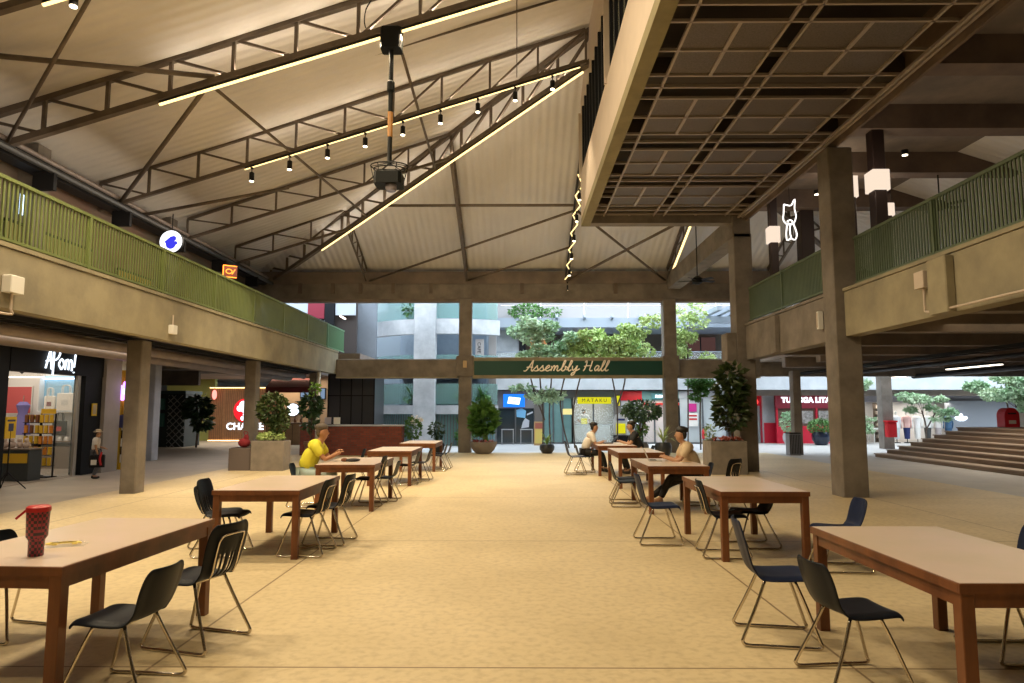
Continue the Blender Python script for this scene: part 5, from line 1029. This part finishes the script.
cn = ['white top and pale trousers, nearest the bin column', 'pink top and navy skirt', 'long white coat', 'white T-shirt with a dark hem', 'pale grey top', 'navy blue dress, nearest the logo wall']
for k in range(6):
    x = 19.0 + k*.52; t = thing('mannequin', 'clothing shop mannequin in a ' + cn[k], 'mannequin', (x, 34.6, 0), 0, 'clothing shop mannequins')
    MB().lathe([(.15, .75), (.14, .95), (.17, 1.12), (.20, 1.28), (.08, 1.36)], (0,0,0), 14).build('top', M('garment', cl[k][0], .8), t, True); MB().lathe([(.12, .2), (.14, .5), (.16, .76)], (0,0,0), 12).build('bottom', M('garment low', cl[k][1], .8), t, True); MB().lathe([(.16, 0), (.16, .03), (.02, .05), (.02, .22)], (0,0,0), 12).build('base', m_black, t, True); MB().ell((0,0,1.5), .07, .08, .1, 10, 8).build('head', m_white, t, 'all')
    for s in (-1, 1): MB().tube([(s*.2, 0, 1.25), (s*.24, .02, .95), (s*.22, .06, .72)], .04, 7).build('arm', M('garment', cl[k][0], .8), t, 'all')
t = thing('display_table', 'white low display table in the clothing shop', 'table', (18.2, 34.6, 0)); MB().box(-.5, .5, -.3, .3, .68, .74).build('tabletop', m_white, t)
for a in (-.45, .42):
    for c in (-.25, .22): MB().box(a, a+.03, c, c+.03, 0, .68).build('leg', m_white, t)
t = thing('shelf_unit', 'slim shelf tower with pale folded goods in the clothing shop', 'shelf', (18.6, 35.6, 0)); MB().box(-.2, .2, -.02, .02, 0, 2.0).build('back_panel', m_gb, t)
for k in range(6): MB().box(-.2, .2, -.3, 0, .2+k*.3, .23+k*.3).build('shelf', m_gb, t); MB().cbox(-.15, .15, -.25, -.03, .23+k*.3, .38+k*.3, .02).build('folded_goods', m_cream, t)
t = thing('fire_bin', 'red fire bin strapped to the column beyond the steps', 'bin', (15.75, 29.1, .5)); MB().cbox(-.19, .19, -.15, .15, 0, .62, .03).build('body', m_red, t); MB().box(-.21, .21, -.17, .17, .62, .70).build('lid', m_red, t)
# stepped terrace
t = thing('stepped_terrace', 'broad brown stepped seating terrace under the gallery', 'steps', (12.6, 0, 0)); m_step = M('step brown', (.30, .215, .15), .7, 0, (.23, .165, .115), 2, stretch=(1, .15, 1)); m_nose = M('step nosing', (.42, .33, .26), .6)
for k in range(8):
    MB().cbox(k*.42, 8.4, 2+0*k, 24.4, k*.13, (k+1)*.13-.035, .01).build('step', m_step, t); MB().cbox(k*.42-.03, 8.4, 2, 24.43, (k+1)*.13-.035, (k+1)*.13, .008).build('tread_board', m_step if k % 2 else m_nose, t)
t = thing('arched_box', 'red arch topped box standing on top of the steps', 'box', (17.35, 24.2, 1.04)); P = [(-.26, 0, 0), (.26, 0, 0), (.26, 0, .42)] + [(.26*math.cos(a), 0, .42+.26*math.sin(a)) for a in np.linspace(.3, PI-.3, 8)] + [(-.26, 0, .42)]
MB().prism(P, (0, .4, 0)).build('box_body', m_red, t); MB().box(-.12, .12, -.02, 0, .12, .24).build('label_plate', m_cream, t); MB().box(-.14, .14, -.015, 0, .45, .50).build('slot', m_blackp, t)
t = thing('pale_cabinet', 'pale low cabinet on top of the steps beside the red arched box', 'cabinet', (18.2, 24.3, 1.04)); MB().cbox(-.3, .3, 0, .35, 0, .5, .02).build('cabinet_body', M('pale cabinet', (.60, .60, .50), .6), t); MB().box(-.01, .01, -.01, 0, .05, .45).build('door_gap', m_black, t)
for k, (x, y0, y1, lb) in enumerate(((14.7, 20.8, 23.4, 'long tube light under the gallery above the steps'), (16.0, 26.9, 29.2, 'tube light under the gallery by the fire bin column'))):
    t = thing('tube_light', lb, 'light', (x, y0, 3.0)); MB().box(-.09, .09, 0, y1-y0, .03, .10).build('housing', m_black, t); MB().box(-.06, .06, 0, y1-y0, 0, .03).build('diffuser', m_tube, t)
def trayr(x, z, label): tray(x, 2, 27, z, label)
trayr(11.0, 3.0, 'black cable tray under the terrace gallery, nearer the tall column'); trayr(13.4, 3.05, 'black cable tray under the terrace gallery above the steps')
for k, (x, z, r_) in enumerate(((12.2, 2.98, .06), (15.6, 2.95, .09))): tag(MB().tube([(x, 2, z), (x, 27, z)], r_, 8).build('service_pipe', m_black, None, 'all'), ['thin black pipe under the terrace gallery', 'thick black pipe under the terrace gallery over the top step'][k], 'pipe')
area('terrace_light', (14, 19, 2.85), 3, 6, 130, SOFT); area('terrace_light', (9.3, 12, 3.3), 2, 4, 18, WARM)

# ---- round stair tower
def arc(name, mat, parent, cx, cy, r0, r1, a0, a1, z0, z1, n=20):
    vs = []; fs = []
    for k in range(n+1):
        a = R(a0+(a1-a0)*k/n); c, s_ = math.cos(a), math.sin(a)
        vs += [(cx+r0*c, cy+r0*s_, z0), (cx+r1*c, cy+r1*s_, z0), (cx+r1*c, cy+r1*s_, z1), (cx+r0*c, cy+r0*s_, z1)]
    for k in range(n):
        for j in range(4): fs.append((4*k+j, 4*k+(j+1)%4, 4*k+4+(j+1)%4, 4*k+4+j))
    fs += [(3,2,1,0), (4*n, 4*n+1, 4*n+2, 4*n+3)]
    return MB().add(vs, fs).build(name, mat, parent, True)
t = thing('stair_tower', 'round concrete stair tower with curved bands and teal glass across the courtyard', 'building', (-3.4, 36.2, 0)); A0, A1 = 208, 302
for z0, z1, r_ in ((5.15, 5.85, 4.9), (1.45, 1.85, 4.75), (7.2, 7.9, 4.9)): arc('curved_band', m_concg, t, 0, 0, r_-.35, r_, A0, A1, z0, z1)
for z0, z1 in ((5.9, 7.1), (1.9, 2.85), (3.7, 4.2)): arc('glass_panel', m_glass, t, 0, 0, 4.66, 4.68, A0, A1, z0, z1)
arc('inner_wall', M('tower blue grey', (.17, .22, .28), .7, 0, (.12, .16, .21), .8), t, 0, 0, 2.6, 2.8, A0-10, A1+10, 0, 8)
arc('floor_slab', m_concg, t, 0, 0, 2.7, 4.5, A0, A1, 3.2, 3.5)
arc('lower_glass', m_teal, t, 0, 0, 4.4, 4.42, A0, A1, .0, 1.45)
for k in range(56):
    a = R(A0+(A1-A0)*(k+.5)/56)
    for z0, z1 in ((.05, 1.42), (1.9, 2.9)): MB().box(-.018, .018, -.018, .018, z0, z1).build('baluster', m_fr, t).location = (4.6*math.cos(a), 4.6*math.sin(a), 0)
MB().cbox(-1.35, -.35, -5.0, -4.4, 0, 8, .03).build('pillar', m_concg, t); MB().box(2.05, 2.40, -3.6, -3.1, 0, 8).build('end_wall', m_panelw, t)
text('CAFE', .22, m_blackp, 'lettering', (1.62, -4.32, 4.55), (R(90), R(90), 0), t, .01); MB().box(1.45, 1.85, -4.31, -4.29, 4.15, 4.95).build('sign_plate', m_panelw, t)
for k, (x, y, z, s_, lb) in enumerate(((-5.0, 32.1, 5.86, 1.0, 'palm on the upper curved band of the round tower'), (-4.9, 32.0, 1.86, .7, 'fern on the lower curved band of the round tower, near the kiosk'), (-2.6, 32.0, 1.86, .9, 'palm on the lower curved band between tower pillar and slender column'), (-2.4, 31.3, 0, 1.1, 'fern at ground level under the round tower'), (-1.6, 31.9, 1.86, .7, 'small fern on the lower curved band next to the banner end'))):
    plant('potted_palm', lb, 'plant', (x, y, z), [('fronds', MB().blades((0,0,.2), 26, 1.25*s_, .05, g1, .8, 1.0).leaves((0,0,.45*s_), (.4*s_,.35*s_,.35*s_), 90, .22, g1), m_leaf, None), ('pot', MB().lathe([(.12, 0), (.16, .22), (.14, .22)], (0,0,0), 12), m_pot, True)])
# upper shop unit beyond the gift shop gallery
t = thing('upper_shop', 'dark upper floor shop with red and black panels at the gallery end', 'shop front', (-8.6, 30.5, 3.9)); MB().box(-2.5, 1.3, .3, .5, 0, 3).build('back_wall', M('dark interior', (.05, .04, .038), .8), t); MB().box(-2.2, -.85, 0, .1, 2.05, 2.7).build('pale_panel', M('pale blue panel', (.42, .48, .56), .6), t); MB().box(-.85, -.1, -.02, .1, 1.85, 2.7).build('red_panel', M('maroon panel', (.22, .01, .03), .6), t); MB().box(-.08, .35, -.04, .1, 1.2, 2.7).build('black_panel', m_blackp, t); MB().box(.4, 1.3, 0, .1, 2.0, 2.7).build('pale_panel', bpy.data.materials['pale blue panel'], t); MB().box(.1, .35, -.02, .1, .6, 1.2).build('orange_panel', M('warm panel', (.62, .36, .2), .6), t); MB().bar((.65, -.1, 1.95), (1.0, -.6, 1.75), .08, .05).build('light_tube', m_tube, t)
b = MB()
for k in range(4):
    for s_ in (-1, 1): b.bar((-.85+k*.2 if s_ > 0 else -.65+k*.2, -.03, 1.4), (-.65+k*.2 if s_ > 0 else -.85+k*.2, -.03, 1.8), .02, .02, (0,1,0))
b.build('lattice_slats', m_concg, t)
struct(MB().box(-26, -6.5, 31.3, 31.5, 3.9, 8).build('wall_far_left', M('blue grey wall', (.20, .23, .27), .8, 0, (.15, .17, .2), .6))); struct(MB().box(-26, -6.3, 27.3, 31.1, 3.4, 3.9).build('ceiling_far_left', m_dark))  # far wall in plain blue grey tones
struct(MB().box(-9.4, -.9, 37.0, 37.2, 0, 9).build('wall_behind_tower', M('blue grey wall two', (.22, .26, .30), .8)))  # wall in the tower's blue grey colour
# pergola
t = thing('pergola', 'blue grey steel louvre pergola above the far column', 'pergola', (9.6, 31.0, 0)); MB().box(.9, 1.2, 0, .3, 0, 5.6).build('post', m_panelw, t); MB().box(-1.6, 2.4, 0, .25, 5.6, 5.9).build('main_beam', m_blueg, t)
for k in range(6): MB().box(-.9+k*.5, -.7+k*.5, -1.6, 2.0, 5.95, 6.15).build('louvre', m_blueg, t)

# ---- trees
def tree(label, x, y, trunks, clouds, mat, name='courtyard_tree', n_scale=1.0):
    t = thing(name, label, 'tree', (x, y, 0)); 
    for P in trunks: MB().tube(spline(P, 4), [.034]*(len(spline(P, 4))), 7).build('trunk', m_bark, t, 'all')
    b = MB()
    for (c, r_, n, s_) in clouds:
        for k in range(9):                           # a crown is many small sprays, not one ball
            f = .62*g1.random()**.5; th = g1.uniform(0, 2*PI); ph = g1.uniform(-.9, .9)
            cc = (c[0]+r_[0]*f*1.35*math.cos(th), c[1]+r_[1]*f*1.2*math.sin(th), c[2]+r_[2]*ph*.85); q = g1.uniform(.22, .46)
            b.leaves(cc, (r_[0]*q, r_[1]*q, r_[2]*q*.8), int(n*n_scale*.23), s_*1.1, g1, 0, .2)
            if k < 4: MB().tube([(c[0]*.5, 0, c[2]-r_[2]*.9), cc], [.014, .005], 5).build('twig', m_bark, t)
    b.build('foliage', mat, t)
    return t
tree('slim multi trunk tree with a soft green crown behind the banner, nearest the round tower', 1.1, 29.8, [[(0,0,0),(.03,0,1.4),(-.1,0,3),(-.2,0,4.6)], [(.35,0,0),(.3,0,1.5),(.4,0,3),(.5,0,4.6)], [(.1,0,1.2),(-.4,0,2.6),(-.6,0,3.6)]],
     [((-.3,0,2.3), (1.1,.7,.45), 420, .16), ((.5,0,2.4), (.5,.5,.35), 160, .16), ((-.4,0,4.8), (1.2,.8,.9), 1000, .17), ((.8,0,4.5), (1.0,.7,.75), 700, .17), ((.2,-.3,4.1), (1.3,.5,.4), 500, .16)], m_leafb)
tree('slim tree leaning by the pale yellow lit sign with a yellow green crown', 2.25, 29.9, [[(.0,0,0),(-.25,0,1.0),(-.35,0,2.2),(0,0,3.6),(.4,0,4.6)], [(.25,0,0),(.2,0,1.6),(.5,0,3.0),(.9,0,4.4)]],
     [((.8,0,4.5), (1.2,.8,.75), 900, .16), ((1.9,0,4.6), (1.0,.7,.75), 650, .16), ((1.2,-.3,4.1), (1.3,.5,.4), 450, .15)], m_leafl)
tree('slim forked bare stemmed tree behind the seated person in black with a light crown', 4.3, 29.6, [[(0,0,0),(.02,0,1.6),(-.1,0,2.6),(-.3,0,3.6)], [(.02,0,1.8),(.35,0,2.8),(.5,0,4.2)]],
     [((-.2,0,4.4), (1.1,.7,.75), 700, .15), ((.9,0,4.7), (1.0,.7,.8), 600, .15), ((1.5,0,5.3), (.6,.5,.5), 200, .15)], m_leafl)
tree('light green tree behind the far column by the pergola', 7.4, 29.9, [[(0,0,0),(.05,0,2.0),(.1,0,4.4)]], [((.1,0,4.5), (1.1,.7,.9), 700, .16), ((.2,0,5.8), (1.0,.7,.7), 380, .14)], m_leafl)
tree('round headed dark green tree below the lower beam beside the fiddle leaf tree', 7.6, 28.6, [[(0,0,0),(0,0,1.2),(.05,0,2.2)]], [((0,0,2.5), (.62,.55,.58), 700, .15)], m_leaf)
tree('low tree with pale green leaves in front of the clothing shop', 18.6, 31.5, [[(0,0,0),(.05,0,.9),(-.1,0,1.6)], [(.03,0,.7),(.5,0,1.5)]], [((-.1,0,1.9), (1.1,.7,.5), 800, .15), ((.75,0,1.5), (.7,.5,.35), 360, .15), ((-.6,0,2.2), (.6,.5,.3), 160, .15)], m_leafb)
tree('tall tree with blue green leaves behind the logo wall and steps', 21.5, 29.5, [[(0,0,0),(.1,0,1.2),(0,0,2.6)], [(-.5,0,0),(-.45,0,1.3),(-.6,0,2.4)]], [((-.3,0,2.5), (1.9,1.0,.85), 1900, .17), ((1.2,0,2.1), (1.1,.8,.7), 800, .17)], m_leafb)
tree('tree at the picture edge behind the red arched box', 24.2, 29.8, [[(0,0,0),(0,0,2.4)]], [((-.4,0,2.3), (1.6,1.0,1.0), 1300, .17)], m_leafb)
tree('leafy tree behind the clothing shop column', 16.4, 33.2, [[(0,0,0),(0,0,2.2)]], [((0,0,2.7), (.9,.6,.5), 300, .15), ((.3,-.2,.9), (.4,.3,.45), 160, .14)], m_leafb)
plant('bush', 'trailing bush on the roof edge next to the white cladding', 'bush', (.6, FYB-.1, 6.15), [('foliage', MB().leaves((-.1,0,.35), (1.1,.5,.45), 520, .17, g1).leaves((1.2,0,.3), (.5,.4,.3), 140, .15, g1), m_leaf, None)])

# ================================================================== TERRACE GALLERY LAMPS AND SIGNS
m_pil = M('oxblood pillar', (.022, .009, .007), .6)
def lamp_pillar(label, x, y, w_, lz, lh, top=8.3):
    t = thing('lamp_pillar', label, 'pillar', (x, y, 3.92)); MB().cbox(-w_/2, w_/2, -w_/2, w_/2, 0, top-3.92, .015).build('shaft', m_pil, t)
    if lz: MB().cbox(-w_/2-.05, w_/2+.05, -w_/2-.05, w_/2+.05, lz-3.92-lh/2, lz-3.92+lh/2, .01).build('lantern', E('lantern glow', (1, .80, .62), 1.0), t); point('lantern_lamp', (x-.5, y-.5, lz), 14, SOFT, .1)
lamp_pillar('thick dark pillar with a lit lantern, close behind the near dark green railing', 7.9, 14.6, .27, 6.62, .45)
lamp_pillar('thin dark pillar with a lit lantern, right behind the tall terrace column', 8.75, 17.6, .26, 7.5, .62)
lamp_pillar('dark pillar with a low lantern, half hidden behind the thick lantern pillar', 10.2, 18.6, .3, 7.15, .35)
lamp_pillar('dark lantern pillar between the two tall columns', 7.6, 19.9, .22, 6.8, .48)
lamp_pillar('dark pillar without lantern near the glowing animal outline', 8.9, 20.7, .4, None, 0, 7.75)
t = thing('neon_sign', 'white glowing animal outline hung between the lantern pillars', 'sign', (7.98, 19.55, 7.22)); t.scale = (.9, 1, .92); b = MB()
for P in ([(-.18,0,.45),(-.2,0,.15),(-.22,0,-.05),(-.1,0,-.2),(.1,0,-.18),(.2,0,.05),(.16,0,.3),(.18,0,.62),(.06,0,.42),(-.08,0,.42),(-.18,0,.45)], [(-.1,0,-.2),(-.14,0,-.5),(-.12,0,-.72),(.0,0,-.66),(.14,0,-.7),(.2,0,-.5),(.1,0,-.18)], [(.0,0,-.2),(-.02,0,-.45),(.02,0,-.66)], [(-.1,0,-.12),(0,0,-.06),(.08,0,-.12),(.02,0,-.2),(-.08,0,-.16)]): b.tube(spline(P, 3), .022, 6)
b.build('tube_outline', E('white neon', (1, .95, .9), 2.0), t); MB().tube([(0,0,.45),(0,0,1.0)], .008, 5).build('hanger', m_black, t)
for k, (x, y, lb) in enumerate(((9.6, 11.6, 'small ceiling downlight high over the terrace gallery, nearest the picture edge'), (9.3, 15.9, 'small ceiling downlight beside the hanging room edge'), (8.5, 18.9, 'small ceiling downlight over the animal outline'))):
    t = thing('downlight', lb, 'light', (x, y, 7.72)); MB().lathe([(.07, 0), (.08, .01), (.08, .12)], (0,0,0), 12).build('housing', m_black, t, True); MB().lathe([(.06, -.01), (.06, .0)], (0,0,0), 12).build('lens', m_lamp, t); spot('downlight_lamp', (x, y, 7.65), (x, y, 3.9), 40, WARM, 100)
# boxes and conduits on the fascia beams
t = thing('wall_box', 'beige junction box with a bent conduit on the near fascia beam by the terrace', 'box', (6.24, 10.35, 3.62)); MB().cbox(-.1, .06, -.12, .12, -.13, .13, .01).build('box', m_cream, t); MB().tube(spline([(-.02, 0, -.13), (-.02, 0, -.42), (-.02, -.05, -.5), (-.02, -.5, -.52), (-.02, -2.2, -.52)], 4), .018, 6).build('conduit', m_cream, t)
t = thing('wall_lamp', 'slim white wall fitting on the beam next to the terrace column', 'lamp', (6.14, 13.78, 3.45)); MB().cbox(-.05, .06, -.04, .04, -.18, .18, .01).build('housing', m_white, t); MB().box(-.055, -.05, -.03, .03, -.15, .15).build('cover', m_cream, t)
t = thing('wall_box', 'white junction box with a conduit on the fascia below the pale green railing', 'box', (-7.04, 9.35, 3.38)); MB().cbox(-.06, .08, -.13, .13, -.12, .12, .01).build('box', m_white, t); MB().tube(spline([(.0, 0, -.12), (.0, 0, -.35), (.0, -.06, -.42), (.0, -1.2, -.42)], 4), .018, 6).build('conduit', m_cream, t)
t = thing('wall_box', 'small white box at the top of the column by the gift shop', 'box', (-7.06, 13.85, 3.28)); MB().cbox(-.05, .06, -.09, .09, -.09, .09, .01).build('box', m_white, t); MB().tube([(0,0,.09),(0,0,.3)], .014, 6).build('conduit', m_cream, t)
